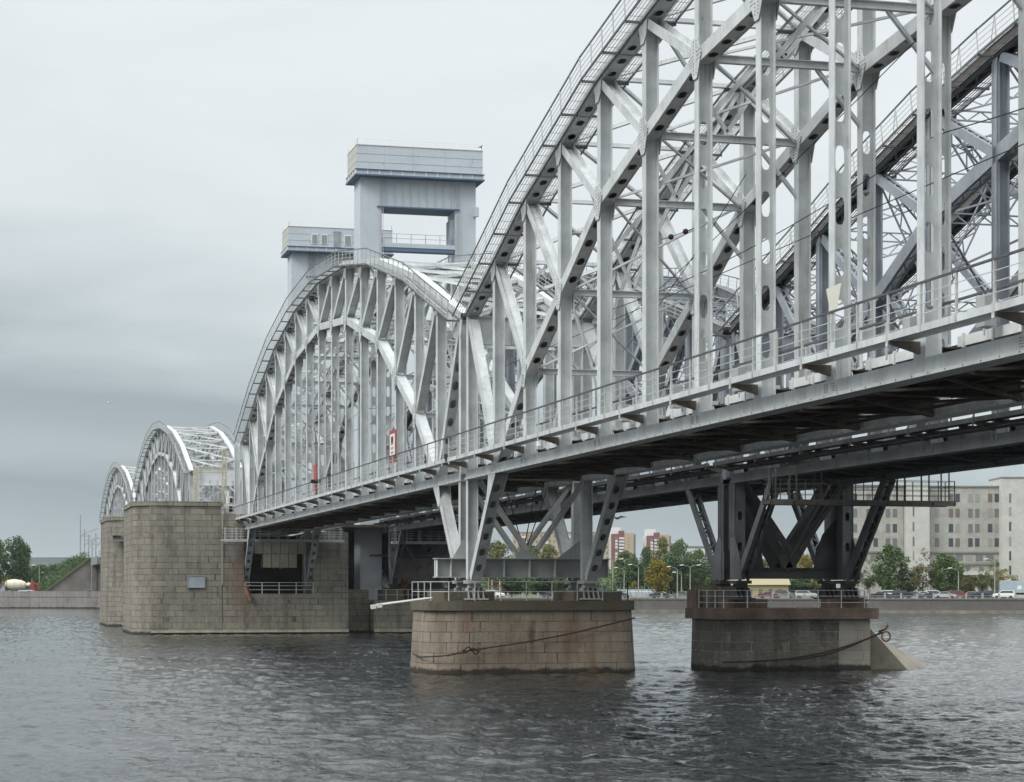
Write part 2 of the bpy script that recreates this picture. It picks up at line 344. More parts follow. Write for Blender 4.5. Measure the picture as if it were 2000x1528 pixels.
# ------------------------------------------------------------------ truss spans
D = 6.9; NP = 16
X1, X2 = 27.8, 34.9                        # outer faces of the two trusses of the newer bridge
O1, O2 = 44.6, 51.7                        # the same for the old bridge
TA, TB, TD, TE = 10.35, 122.25, 294.3, 405.9 # start of each span along the bridge
def mir(a): return a+a[-2::-1]
TOPB = mir([16.1, 18.25, 20.45, 22.05, 23.63, 24.6, 25.55, 25.9, 26.2])
INN = mir([0, 7.0, 11.6, 14.85, 18.15, 19.8, 21.45, 22.0, 22.56])
TOPB_O = mir([15.7, 17.6, 19.4, 21.4, 23.0, 24.2, 25.2, 25.7, 25.9])
ZB0, ZB1 = 6.5+EYE, 7.06+EYE               # bottom chord, underside and top
SX = V((1, 0, 0)); UZ = V((0, 0, 1))
def h_member(mb, p, q, w, h, holes=None, ft=.035, wt=.025, lip=0):
    "H section in the truss plane: two flanges (normal to X) w apart, depth h, web between"
    p, q = V(p), V(q); d = (q-p).normalized(); n = SX.cross(d)
    for s in (-1, 1): mb.slab(p, q, SX, n, s*w/2-(ft if s > 0 else 0), s*w/2+(0 if s > 0 else ft), -h/2, h/2)
    if holes: mb.holed(p, q, SX, n, w/2-ft, 0, wt, *holes)
    else: mb.slab(p, q, SX, n, -w/2+ft, w/2-ft, -wt/2, wt/2)
def box_member(mb, p, q, w, h, holes=(1.55, .62, .19), ft=.035, trimp=0, trimq=0):
    p, q = V(p), V(q); d = (q-p).normalized(); n = SX.cross(d)
    if n.z < 0: n = -n
    p = p+d*trimp; q = q-d*trimq
    for s in (-1, 1): mb.slab(p, q, SX, n, s*w/2-(ft if s > 0 else 0), s*w/2+(0 if s > 0 else ft), -h/2, h/2)
    mb.slab(p, q, SX, n, -w/2+ft, w/2-ft, h/2-.07, h/2-.04)
    if holes: mb.holed(p, q, SX, n, w/2-ft, -h/2+.05, .025, *holes, .3, .3)
    else: mb.slab(p, q, SX, n, -w/2+ft, w/2-ft, -h/2+.04, -h/2+.065)
def laced(mb, p, q, w, h, step=.75, ft=.03, bar=.09, both=True, lipw=.14):
    "riveted member: two side plates with lips, zigzag lacing on top and bottom"
    p, q = V(p), V(q); L = (q-p).length; d = (q-p)/L; n = SX.cross(d)
    for s in (-1, 1):
        a, b = (-w/2, -w/2+ft) if s < 0 else (w/2-ft, w/2)
        mb.slab(p, q, SX, n, a, b, -h/2, h/2)
        for t in (-1, 1):
            a2, b2 = (-w/2+ft, -w/2+ft+lipw) if s < 0 else (w/2-ft-lipw, w/2-ft)
            n0 = t*h/2-(.02 if t > 0 else 0); mb.slab(p, q, SX, n, a2, b2, n0, n0+.02)
    k = max(2, int(L/step)); iw = w/2-ft-.05
    for t in ((-1, 1) if both else (-1,)):
        for i in range(k):
            s = 1 if i % 2 else -1
            a = p+d*(L*i/k)+SX*s*iw+n*(t*(h/2-.035)); b = p+d*(L*(i+1)/k)-SX*s*iw+n*(t*(h/2-.035))
            mb.beam(a, b, bar, .02, up=n)
def gusset(mb, y, z, x, pts, ax):
    mb.poly([(x, y+a, z+b) for a, b in pts], V((ax*.03, 0, 0)))
def bolt_grid(mb, y, z, x, ax, dirs):
    pts = []
    for (dy, dz, n, off) in dirs:
        L = math.hypot(dy, dz); dy /= L; dz /= L; ny, nz_ = -dz, dy
        for i in range(n):
            for c in (-.16, 0, .16) if off is None else off:
                a = .22+i*.14; pts.append((x+ax*.03, y+dy*a+ny*c, z+dz*a+nz_*c))
    mb.bolts(pts, (ax, 0, 0))
def new_span(name, label, y0, xa, xb, top, inn, old=False, detail=True):
    """truss span, local y from 0 to 16 panels; xa/xb outer faces. Parts: chords, every post and diagonal, floor, bracing, walkways"""
    rt = empty(name, label, 'bridge span', (0, y0, 0), group='arched truss spans of the railway bridges')
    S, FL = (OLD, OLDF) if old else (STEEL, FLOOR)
    w = .66; off = w/2; E = EYE
    yy = [i*D for i in range(NP+1)]
    CH = .62
    for side, xo in ((-1, xa), (1, xb+w)):
        xc = xo+off if side < 0 else xo-off                       # centre plane of this truss
        tc_ = [V((xc, yy[i], top[i]+E+CH/2)) for i in range(NP+1)]
        ic = [V((xc, yy[i], inn[i]+E)) for i in range(NP+1)]
        bz = (ZB0+ZB1)/2
        # top chord
        mb = MB()
        for i in range(NP):
            if old: laced(mb, tc_[i], tc_[i+1], w, CH, step=.9, both=False); d_ = (tc_[i+1]-tc_[i]).normalized(); n_ = SX.cross(d_); n_ = n_ if n_.z > 0 else -n_; mb.slab(tc_[i], tc_[i+1], SX, n_, -w/2-.06, w/2+.06, CH/2+.002, CH/2+.03)
            else: box_member(mb, tc_[i], tc_[i+1], w, CH)
            if detail and not old:
                for s_ in (-1, 1): gusset(mb, yy[i], top[i]+E, xc+s_*(w/2+.004) if s_ > 0 else xc-w/2-.004, [(-.6, .1), (.6, .25), (.45, -.55), (.1, -.85), (-.28, -.85)] if i <= NP/2 else [(-.6, .25), (.6, .1), (.28, -.85), (-.1, -.85), (-.45, -.55)], s_)
        mb.build('top_chord', SOOT_SHADE if old else S, rt)
        # inner chord, from bottom node 1 up over to bottom node 15
        mb = MB(); bo_ = MB()
        for i in range(1, NP-1):
            a = V((xc, yy[1], bz)) if i == 1 else ic[i]; b = V((xc, yy[NP-1], bz)) if i == NP-2 else ic[i+1]
            if old: laced(mb, a, b, w-.04, .72, step=.8)
            else: box_member(mb, a, b, w-.02, .58)
            if detail and not old and 2 <= i <= NP-2:
                d1 = (ic[i+1]-ic[i]).normalized() if i < NP-2 else V((0, .4, -.9)); d0 = (ic[i-1]-ic[i]).normalized() if i > 2 else V((0, -.5, -.85))
                for s_ in (-1, 1):
                    xg = xc+s_*(w/2+.006); g = []
                    for dd, e_ in ((d1, .72), (V((0, .24, -1)).normalized(), .9), (V((0, -.24, -1)).normalized(), .9), (d0, .72), (V((0, -.5 if i <= NP/2 else -.15, .9)).normalized(), .85), (V((0, .15 if i <= NP/2 else .5, .9)).normalized(), .85)): g.append((dd.y*e_, dd.z*e_))
                    g.sort(key=lambda q_: math.atan2(q_[1], q_[0])); gusset(mb, yy[i], inn[i]+E, xg, g, s_)
                    if s_ == side or True:
                        bolt_grid(bo_, yy[i], inn[i]+E, xg, s_, [(d1.y, d1.z, 4, None), (d0.y, d0.z, 4, None), (0, 1, 4, (-.15, .15)), (0, -1, 4, (-.15, .15))])
        mb.build('inner_chord', S, rt)
        mb = MB()
        a, b = V((xc, 0, 0)), V((xc, NP*D, 0))
        for x_ in (xc-w/2, xc+w/2-.035): mb.box(x_, x_+.035, 0, NP*D, ZB0+.1, ZB1)
        mb.box(xc-w/2-.05, xc+w/2+.05, 0.01, NP*D-.01, ZB0, ZB0+.03)
        for x_ in (xc-w/2-.075, xc+w/2+.045): lp_ = MB(); lp_.box(x_, x_+.03, 0, NP*D, ZB0-.004, ZB0+.112); lp_.build('chord_lip', SOOT_SHADE if old else STEEL_L, rt)
        mb.box(xc-w/2+.035, xc+w/2-.035, 0, NP*D, ZB1-.12, ZB1-.1)
        for i in range(NP+1):                                     # splice plates, stiffeners, studs
            for s_ in (-1, 1):
                xs = xc+s_*(w/2+.003)
                if i % 2 == 0 and 0 < i < NP:
                    gusset(mb, yy[i], ZB0+.13, xs, [(-.55, 0), (.55, 0), (.55, .2), (.2, .75), (-.2, .75), (-.55, .2)], s_)
                    bo_.bolts([(xs+s_*.03, yy[i]+u, ZB0+.18+v) for u in (-.45, -.33, -.21, .21, .33, .45) for v in (.02, .1, .18, .26)], (s_, 0, 0), .025, .02)
                elif 0 < i < NP:
                    mb.box(xs-.012, xs+.012, yy[i]-.3, yy[i]-.26, ZB0+.12, ZB1+.1)
                if old and i < NP:
                    for u in (0.02, .5): mb.box(xs-.02 if s_ < 0 else xs, xs if s_ < 0 else xs+.02, yy[i]+u*D-.06, yy[i]+u*D+.06, ZB0+.1, ZB1)
        if not old:
            for s_ in (-1, 1):
                bo_.bolts([(xc+s_*(w/2+.075), k*1.15+.4, ZB0+.055) for k in range(int(NP*D/1.15))], (s_, 0, 0), .035, .02)
        mb.build('bottom_chord', SOOT_SHADE if old else S, rt)
        if bo_.v: bo_.build('bolt_heads', BOLT, rt)['kind'] = 'stuff'
        # posts
        for i in range(NP+1):
            mb = MB(); zt = top[i]+E+.1; zbt = ZB1-.25
            y = yy[i]; h = .5; e_ = .26 if i == 0 else (-.26 if i == NP else 0)
            if old:
                h_member(mb, (xc, y+e_, zbt), (xc, y+e_, zt), w-.04, .46)
                for s_ in (-1, 1): mb.box(xc-w/2-.03, xc-w/2+.15, y+s_*.2-.03, y+s_*.2+.03, zbt, zt-.3)
            elif 6 <= i <= 10:
                zi = inn[i]+E
                h_member(mb, (xc, y, zbt), (xc, y, zi-.2), w-.06, h, (1.75, .95, .165, 1.1, 1.1)); h_member(mb, (xc, y, zi+.2), (xc, y, zt), w-.06, h)
            else: h_member(mb, (xc, y+e_, zbt), (xc, y+e_, zt), w-.06, h)
            if detail and not old:                                # stub below the walkway: side plates with studs
                mb.box(xc-w/2-.004, xc-w/2+.03, y+e_-.42, y+e_+.42, ZB1-.05, ZB1+.75)
            mb.build('post', S, rt)
        # diagonals
        for i in list(range(0, NP//2)):
            for mirr in (0, 1):
                j = NP-i if mirr else i; k = j-1 if mirr else j+1
                a = tc_[j].copy(); a.z -= .15
                if i == 0: b = V((xc, yy[k], bz+.1)); a.y += (-.3 if mirr else .3)
                else: b = ic[k]
                dd = (b-a).normalized(); a2, b2 = a+dd*.45, b-dd*.45
                mb = MB()
                if old: laced(mb, a2, b2, w-.1, .46, step=.6)
                elif i == 0: box_member(mb, a2, b2, w-.07, .5, holes=(1.3, .62, .18))
                else: h_member(mb, a2, b2, w-.07, .42, wt=.03)
                mb.build('diagonal', S, rt)
        # top walkways with handrail on the outer side only
        wk = MB(); hr_ = MB(); sg_ = MB(); io, ii = xo+side*.04, xc-side*(w/2+.04)
        for i in range(NP):
            a, b = tc_[i]-UZ*(CH/2-.16), tc_[i+1]-UZ*(CH/2-.16); dd = (b-a).normalized(); n = SX.cross(dd); n = n if n.z > 0 else -n
            for x0, x1 in ((io, io+side*.78), (ii, ii-side*.72)):
                for x_ in (x0+side*.03*(1 if x0 == io else -1), x1, ):
                    pa, pb = a.copy(), b.copy(); pa.x = pb.x = x_; sg_.beam(pa, pb, .07, .1, up=n)
                xm = (x0+x1)/2; hw = abs(x1-x0)/2
                for k in range(1, 5):                              # open grating: flat strips
                    pa, pb = a.copy(), b.copy(); pa.x = pb.x = xm-hw+hw*2*k/5; wk.beam(pa, pb, .022, .03, up=n)
                for k in range(8):
                    pc = a+(b-a)*((k+.5)/8); wk.beam((xm-hw, pc.y, pc.z), (xm+hw, pc.y, pc.z), .02, .03, up=dd)
            for k in (0, .5):
                pc = a+(b-a)*k-n*.08; sg_.beam((io+side*.85, pc.y, pc.z), (ii-side*.8, pc.y, pc.z), .1, .09, up=dd)
            pa, pb = a.copy(), b.copy(); pa.x = pb.x = io+side*.78
            na = n
            for k in range(4):
                pc = pa+(pb-pa)*(k/4); hr_.beam(pc, pc+na*1.12, .05, .05, up=dd)
            for z_ in (.3, .57, .84): hr_.beam(pa+na*z_, pb+na*z_, .022, .022)
            if old:
                for k in (1, 3): pc = pa+(pb-pa)*(k/4); hr_.beam(pc+dd*.5, pc+na*1.1, .03, .03, up=dd)
            pa = pa+na*1.13; pb = pb+na*1.13; sg_.beam(pa-dd*.12, pb+dd*.12, .06, .07)
        wk.build('top_walkway', RUSTWOOD if old else RAIL, rt); sg_.build('walkway_stringers', STRG, rt); hr_.build('top_handrail', RAIL, rt)
        # deck-level walkway outside the truss
        zw = 7.68+E; xw0 = xo+side*1.0; xw1 = xo+side*.22
        wk = MB(); wk.box(min(xw0, xw1), max(xw0, xw1), 0, NP*D, zw-.06, zw)
        wk.box(min(xw0, xw0+side*.07), max(xw0, xw0+side*.07), -.35, NP*D+.35, zw-.1, zw+.12)
        for i in range(NP+1):
            y = yy[i]+(.2 if i == 0 else -.2 if i == NP else 0)
            if i == 0:
                bk = MB(); bk.poly([(xo, -.08, zw-.1), (xw0+side*.05, -.08, zw-.1), (xw0+side*.05, -.08, zw-.18), (xo, -.08, zw-.48)], (0, .16, 0)); bo2 = bk.build('walkway_bracket', BRKT, rt); bme = bo2.data
            else: bo2 = bpy.data.objects.new('walkway_bracket', bme); C.objects.link(bo2); bo2.parent = rt
            bo2.location = (0, y, 0)
            wk.box(min(xw0+side*.07, xw0+side*.1), max(xw0+side*.07, xw0+side*.1), y-.07, y+.07, zw-.28, zw+.15)
        wk.build('deck_walkway', FL if old else S, rt)
        fr_ = MB(); xr = xw0+side*.04; zz = zw+.12
        n = NP*3
        for k in range(n+1):
            y = NP*D*k/n; fr_.box(xr-.035, xr+.035, y-.035, y+.035, zw-.05, zz+1.2)
            if not old: fr_.box(xr+side*.03, xr+side*.075, y-.05, y+.05, zw-.12, zz+.02) if side > 0 else fr_.box(xr-.075, xr-.03, y-.05, y+.05, zw-.12, zz+.02)
        for z_ in (.3, .6, .9): fr_.box(xr-.012, xr+.012, -.3, NP*D+.3, zz+z_-.012, zz+z_+.012)
        fr_.build('deck_handrail', SOOT_SHADE if old else RAIL, rt)
        tr_ = MB(); tr_.box(xr-.045, xr+.045, -.3, NP*D+.3, zz+1.2, zz+1.26); tr_.build('handrail_top_bar', DARKRAIL, rt)
        if not old:                                               # second handrail on the track side of the posts
            ir = MB(); it = MB(); xi = xo-side*1.0; zd = E+7.74
            for k in range(NP*3+1):
                y = NP*D*k/(NP*3); ir.box(xi-.03, xi+.03, y-.03, y+.03, zd-.2, zd+1.05)
            for z_ in (.35, .7): ir.box(xi-.012, xi+.012, 0, NP*D, zd+z_-.012, zd+z_+.012)
            it.box(xi-.04, xi+.04, 0, NP*D, zd+1.05, zd+1.12); ir.build('inner_handrail', RAIL, rt); it.build('handrail_top_bar', DARKRAIL, rt)
            cb = MB(); rr_ = random.Random(4+side)
            for i in range(NP):
                y = yy[i]+rr_.uniform(1.5, 5.5); hh = rr_.uniform(.5, 1.0); cb.box(min(xi+side*.12, xi+side*.5), max(xi+side*.12, xi+side*.5), y, y+rr_.uniform(.3, .7), zd-.05, zd+hh)
                cb.tube([(xi+side*.3, y-.9, zd+.02), (xi+side*.3, y-.9, zd+.5), (xi+side*.3, y-.5, zd+.62), (xi+side*.3, y+.1, zd+.4)], .035, 5)
            o_ = cb.build('trackside_boxes', GIRD, rt); o_['kind'] = 'stuff'
        # inner edge trough carrying cables
        du = MB(); xi = xo-side*1.15
        for i in range(NP):
            y = yy[i]; du.box(min(xi, xi-side*.35), max(xi, xi-side*.35), y+1.5, y+D-.25, E+7.42, E+7.74)
            for k in (.32, .62, .9): du.box(xi-.03 if side > 0 else xi-.06, xi+.06 if side > 0 else xi+.03, y+D*k-.05, y+D*k+.05, E+7.36, E+7.8)
        if not old: du.build('cable_trough', STEEL_L, rt)
        else:
            du = MB(); xi = xo-side*.95; du.box(min(xi, xi-side*.05), max(xi, xi-side*.05), 0, NP*D, ZB0+.5, E+7.7)
            for i in range(NP*2): y = (i+.5)*D/2; du.beam((xi, y, E+7.45), (xo+side*.9, y, E+7.5), .12, .16)
            for z_, x_ in ((7.3, xo+side*.25), (7.42, xo+side*.5)): du.tube([(x_, .3, E+z_), (x_, NP*D-.3, E+z_)], .08, 5)
            du.build('side_stringer', FL, rt)
        # legs under the ends: upright and raking strut to the bearing
        for e0, s2 in ((0, 1), (NP*D, -1)):
            mb = MB(); zb = EYE+.55
            if old:
                mb.slab(V((xc, e0+s2*.26, zb)), V((xc, e0+s2*.26, ZB0)), SX, V((0, 1, 0)), -w/2, -w/2+.04, -.45, .45); mb.slab(V((xc, e0+s2*.26, zb)), V((xc, e0+s2*.26, ZB0)), SX, V((0, 1, 0)), w/2-.04, w/2, -.45, .45)
                mb.holed(V((xc, e0+s2*.0, zb)), V((xc, e0, ZB0)), SX, V((0, 1, 0)), w/2-.04, s2*.68, .03, 1.9, .55, .14); mb.box(xc-w/2+.05, xc+w/2-.05, e0+s2*.3-.02, e0+s2*.3+.02, zb, ZB0)
                for t_ in (-.42, -.14, .14, .42): mb.box(xo-.06 if side < 0 else xo, xo if side < 0 else xo+.06, e0+s2*.26+t_-.05, e0+s2*.26+t_+.05, zb+1.8, ZB0)
                mb.poly([(xo+(side<0)*-.07, e0+s2*.1, zb), (xo+(side<0)*-.07, e0+s2*1.9, zb), (xo+(side<0)*-.07, e0+s2*1.7, zb+1.1), (xo+(side<0)*-.07, e0+s2*.75, zb+2.6), (xo+(side<0)*-.07, e0+s2*.1, zb+2.6)], (.07, 0, 0))
            else: h_member(mb, (xc, e0+s2*.26, zb), (xc, e0+s2*.26, ZB1), w-.02, .5)
            mb.build('support_leg', SOOT_SHADE if old else S, rt)
            mb = MB(); a = V((xc, e0+s2*D, ZB0+.1)); b = V((xc, e0+s2*1.15, zb+.1))
            if old: laced(mb, a, b, w+.02, .55, step=.7)
            else:
                box_member(mb, a, b, w, .55, holes=(1.25, .58, .18) if s2 < 0 else None)
                g = [(-.8, 0), (.8, 0), (.15*s2 if s2 < 0 else .35, -.75), (-.95*s2 if s2 < 0 else -.95, -1.5)] if False else None
                for s_ in (-1, 1):
                    mb.poly([(xc+s_*(w/2+.02), e0+s2*(D+.75), ZB0+.0), (xc+s_*(w/2+.02), e0+s2*(D-1.0), ZB0+.0), (xc+s_*(w/2+.02), e0+s2*(D-1.35), ZB0-1.15), (xc+s_*(w/2+.02), e0+s2*(D-.85), ZB0-1.4)], (s_*.03, 0, 0))
            mb.build('raking_strut', SOOT_SHADE if old else S, rt)
            # bearing shoe below
            mb = MB(); cy = e0+s2*.75
            mb.box(xc-.5, xc+.5, cy-.65, cy+.65, zb-.25, zb-.05)
            mb.box(xc-.35, xc+.35, cy-.35, cy+.35, zb-.5, zb-.25)
            for k in (-.45, -.15, .15, .45): mb.poly([(xc+k-.03, cy-.75, zb-1.15), (xc+k-.03, cy+.75, zb-1.15), (xc+k-.03, cy+.3, zb-.5), (xc+k-.03, cy-.3, zb-.5)], (.06, 0, 0))
            mb.box(xc-.7, xc+.7, cy-.85, cy+.85, zb-1.22, zb-1.12)
            mb.build('bearing', OLDF if old else GIRD, rt)
    # ---- between the two trusses
    xl, xr_ = xa+w, xb; xm = (xl+xr_)/2
    for i in range(NP+1):
        y = yy[i]+(.26 if i == 0 else -.26 if i == NP else 0); mb = MB()
        mb.box(xl-.02, xr_+.02, y-.015, y+.015, ZB0+.12, E+7.4); mb.box(xl-.02, xr_+.02, y-.22, y+.22, E+7.38, E+7.42); mb.box(xl-.02, xr_+.02, y-.22, y+.22, ZB0+.1, ZB0+.13)
        for k in range(1, 6): x_ = xl+(xr_-xl)*k/6; mb.box(x_-.015, x_+.015, y-.18, y+.18, ZB0+.13, E+7.38)
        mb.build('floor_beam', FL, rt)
    mb = MB()
    for x_ in (xm-1.8, xm-.75, xm+.75, xm+1.8):
        mb.box(x_-.012, x_+.012, 0, NP*D, ZB0+.5, E+7.36); mb.box(x_-.14, x_+.14, 0, NP*D, ZB0+.47, ZB0+.5)
    mb.build('stringers', FL, rt)
    mb = MB()
    for i in range(NP):
        mb.beam((xl, yy[i], ZB0+.06), (xr_, yy[i+1], ZB0+.06), .22, .1); mb.beam((xr_, yy[i], ZB0+.16), (xl, yy[i+1], ZB0+.16), .22, .09)
        for k in range(1, 6):
            y = yy[i]+D*k/6; mb.box(xl+.6, xr_-.6, y-.08, y+.08, E+7.3, E+7.4)
        if i % 2 == 0: mb.box(xm-1.8, xm+1.8, yy[i]+D/2-.05, yy[i]+D/2+.05, ZB0+.3, ZB0+.4)
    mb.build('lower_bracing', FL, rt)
    mb = MB(); mb.box(xl+.7, xr_-.7, .1, NP*D-.1, E+7.43, E+7.55)
    mb.tube([(xl+.55, .5, ZB0+.35), (xl+.55, NP*D-.5, ZB0+.35)], .09); mb.tube([(xr_-.5, .5, ZB0+.3), (xr_-.5, NP*D-.5, ZB0+.3)], .07)
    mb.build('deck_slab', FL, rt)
    mb = MB()
    for x_ in (xm-.76, xm+.76):
        mb.box(x_-.036, x_+.036, 0, NP*D, E+7.72, E+7.87); mb.box(x_-.075, x_+.075, 0, NP*D, E+7.7, E+7.72)
    for k in range(int(NP*D/.62)): y = .3+k*.62; mb.box(xm-1.35, xm+1.35, y-.12, y+.12, E+7.551, E+7.7)
    mb.build('track', RUST, rt)
    # top struts, sway frames, top lateral bracing
    def ang(mb, p, q, w_=.2):
        if old: # laced light strut: four thin angles + zigzag in two planes
            p, q = V(p), V(q); d_ = (q-p).normalized(); n_ = UZ-d_*d_.z; n_.normalize(); hh = .24
            for s_ in (-1, 1): mb.beam(p+n_*s_*hh, q+n_*s_*hh, .1, .07)
            L = (q-p).length; k_ = max(2, int(L/.7))
            for i_ in range(k_):
                s_ = 1 if i_ % 2 else -1; mb.beam(p+d_*L*i_/k_+n_*s_*hh, p+d_*L*(i_+1)/k_-n_*s_*hh, .03, .07)
        else:
            mb.beam(p, q, w_, .03); mb.beam(V(p)+UZ*.1, V(q)+UZ*.1, .03, .2)
    for i in range(NP+1):
        mb = MB(); y = yy[i]; zt = top[i]+E+.2
        if i in (0, NP):                                          # deep portal girder with knee braces
            y += .26 if i == 0 else -.26
            zp = zt-.2
            mb.box(xl, xr_, y-.02, y+.02, zp-1.5, zp+.1); mb.box(xl, xr_, y-.2, y+.2, zp+.1, zp+.13); mb.box(xl, xr_, y-.2, y+.2, zp-1.53, zp-1.5)
            for k in range(1, 6): x_ = xl+(xr_-xl)*k/6; mb.box(x_-.02, x_+.02, y-.15, y+.15, zp-1.5, zp+.1)
            for s_, x_ in ((1, xl), (-1, xr_)): mb.beam((x_, y, zp-3.0), (x_+s_*1.6, y, zp-1.5), .22, .22)
        else:
            ang(mb, (xl, y, zt), (xr_, y, zt), .3)
            if 2 <= i <= NP-2:
                zi = inn[i]+E
                if old: ang(mb, (xl, y, zi), (xr_, y, zi))
                else: mb.box(xl, xr_, y-.02, y+.02, zi-.14, zi+.14); mb.box(xl, xr_, y-.14, y+.14, zi-.16, zi-.13); mb.box(xl, xr_, y-.14, y+.14, zi+.13, zi+.16)
                ang(mb, (xl, y, zt-.1), (xm, y, zi+.2)); ang(mb, (xr_, y, zt-.1), (xm, y, zi+.2))
                if inn[i] > 17 and not old:
                    ang(mb, (xl, y, zi-2.4), (xl+1.9, y, zi-.2)); ang(mb, (xr_, y, zi-2.4), (xr_-1.9, y, zi-.2))
            else:
                ang(mb, (xl, y, zt-2.6), (xm-.6, y, zt-.1)); ang(mb, (xr_, y, zt-2.6), (xm+.6, y, zt-.1))
        mb.build('cross_frame', S, rt)
    mb = MB()
    for i in range(NP):
        a, b = yy[i], yy[i+1]; za, zb = top[i]+E+.3, top[i+1]+E+.3; ym, zm = (a+b)/2, (za+zb)/2
        for (p, q) in (((xl, a, za), (xr_, b, zb)), ((xr_, a, za+.01), (xl, b, zb+.01))): ang(mb, p, q, .18)
        mb.box(xm-.3, xm+.3, ym-.3, ym+.3, zm-.02, zm+.08)
        if 2 <= i <= NP-3:
            za, zb = inn[i]+E, inn[i+1]+E
            mb.beam((xl, a, za), (xr_, b, zb), .1, .1); mb.beam((xr_, a, za+.1), (xl, b, zb+.1), .1, .1)
    mb.build('top_bracing', S, rt)
    # hanging tension rods and V bracing in the end frame (under the deck)
    for e0, s2 in ((0, 1), (NP*D, -1)):
        mb = MB(); y = e0+s2*.5
        for yv in (y, y+s2*.5):
            for x_ in (xl, xr_): mb.beam((x_, yv, ZB0-.1), (xm+(-.3 if x_ < xm else .3), yv, EYE+2.3), .2, .22)
        mb.build('sway_bracing', FL if old else GIRD, rt)
    return rt
GRP = 'arched truss spans of the railway bridges'
nA = new_span('bridge_span', 'nearest grey arched truss, cut off by the right and top picture edges', TA, X1, X2, TOPB, INN)
nB = dup(nA, (0, TB, 0), label='grey arched truss between tan pier and draw pier, with the red framed sign')
nD = dup(nA, (0, TD, 0), label='distant pale arched truss seen above the big draw pier, just past the lifting span')
nE = dup(nA, (0, TE, 0), label='farthest and smallest pale arched truss, at the far left over the second draw pier')
oA = new_span('riveted_bridge_span', 'nearest dark riveted arched truss of the old bridge behind, top right corner, rusty plank walkway', TA, O1, O2, TOPB_O, INN, old=True)
oB = dup(oA, (0, TB, 0), label='older riveted truss span behind, seen through the grey posts left of the old pier')
oD = dup(oA, (0, TD, 0), label='older riveted truss span beyond the two lift towers')
oE = dup(oA, (0, TE, 0), label='last older riveted truss span, reaching the far bank')
# ------------------------------------------------------------------ water
WB1, WBD, WAMP = .22, .27, .041
wm = bpy.data.materials.new('river_water'); wm.use_nodes = True; t = wm.node_tree; b = t.nodes['Principled BSDF']; l = t.links
b.inputs['Base Color'].default_value = (.011, .014, .014, 1); b.inputs['Roughness'].default_value = .05; b.inputs['IOR'].default_value = 1.38; b.inputs['Specular IOR Level'].default_value = .5
co = nd('ShaderNodeTexCoord', t).outputs['Object']
def wave(scale, stretch, det, dist, rough=.5, rot=-20):
    mpn = nd('ShaderNodeMapping', t); mpn.inputs['Scale'].default_value = stretch; mpn.inputs['Rotation'].default_value = (0, 0, R(rot)); l.new(co, mpn.inputs[0])
    n = nd('ShaderNodeTexNoise', t); n.inputs['Scale'].default_value = scale; n.inputs['Detail'].default_value = det; n.inputs['Roughness'].default_value = rough; n.inputs['Distortion'].default_value = dist
    l.new(mpn.outputs[0], n.inputs['Vector']); return n.outputs['Fac']
h2 = math_('MULTIPLY', wave(2.6, (1.3, .8, 1), 4, .6, .6, 12), .34, t)      # ripples
h1 = math_('MULTIPLY', wave(.8, (1.2, 1, 1), 3, .5, .5, -25), WB1, t)      # short waves
# gust patches: where the wind roughens the surface
gust = wave(.045, (1, 2.6, 1), 5, 1.0, .6, -35)
gr = nd('ShaderNodeMapRange', t); gr.inputs['From Min'].default_value = .38; gr.inputs['From Max'].default_value = .62; gr.inputs['To Min'].default_value = .25; gr.inputs['To Max'].default_value = 1.35; l.new(gust, gr.inputs['Value'])
sy = nd('ShaderNodeSeparateXYZ', t); l.new(co, sy.inputs[0]); fr = nd('ShaderNodeMapRange', t); fr.inputs['From Min'].default_value = 150; fr.inputs['From Max'].default_value = 420; fr.inputs['To Max'].default_value = 1.3; l.new(sy.outputs['Y'], fr.inputs['Value'])
h3 = math_('MULTIPLY', wave(.45, (1, 1.3, 1), 3, .4, .5, 30), fr.outputs[0], t)      # farther out, where the grid is coarse, the bump carries the waves
hs = math_('ADD', math_('ADD', math_('MULTIPLY', h2, gr.outputs[0], t), h1, t), h3, t)
bp = nd('ShaderNodeBump', t); bp.inputs['Strength'].default_value = 1; bp.inputs['Distance'].default_value = WBD; l.new(hs, bp.inputs['Height']); l.new(bp.outputs[0], b.inputs['Normal'])
# real waves: an evenly spaced grid round the bridge, flat sheets beyond it
import numpy as np
def wave_field(x, y):
    rg = np.random.RandomState(5); z = np.zeros_like(x)
    for k in range(72):
        lam = .48*(3.8/.48)**(rg.rand()); th = R(205)+rg.normal(0, .8); kk = 2*np.pi/lam
        ph = rg.rand()*6.28; a = WAMP*lam/6.28*(1.0 if lam < 2 else .7)
        q = kk*(x*np.cos(th)+y*np.sin(th))+ph+.6*np.sin(.05*x+.031*y+k)
        s_ = np.sin(q); z += a*(s_+.25*np.cos(2*q))*(.55+.45*np.sin(.023*x*(k % 3+1)+.017*y*(k % 5+1)+k))
    return z
gx0, gx1, gy0, gy1 = -34.0, 230.0, 42.0, 400.0
def lines(a, b_, step):
    o_ = [a]
    while o_[-1] < b_: o_.append(o_[-1]+step(o_[-1]))
    o_[-1] = b_; return np.array(o_)
lx = lines(gx0, gx1, lambda x: .14+.012*max(0, -8-x, x-44)); ly = lines(gy0, gy1, lambda y: .115*(max(y, 50)/50)**1.5)
nx, ny = len(lx), len(ly)
gx, gy = np.meshgrid(lx, ly); gz = wave_field(gx, gy)
ed = np.minimum(np.minimum(gx-gx0, gx1-gx), np.minimum(gy-gy0, gy1-gy)); gz *= np.clip(ed/14, 0, 1)
me = bpy.data.meshes.new('water'); idx = np.arange(nx*ny).reshape(ny, nx)
qd = np.stack([idx[:-1, :-1], idx[:-1, 1:], idx[1:, 1:], idx[1:, :-1]], -1).reshape(-1, 4)
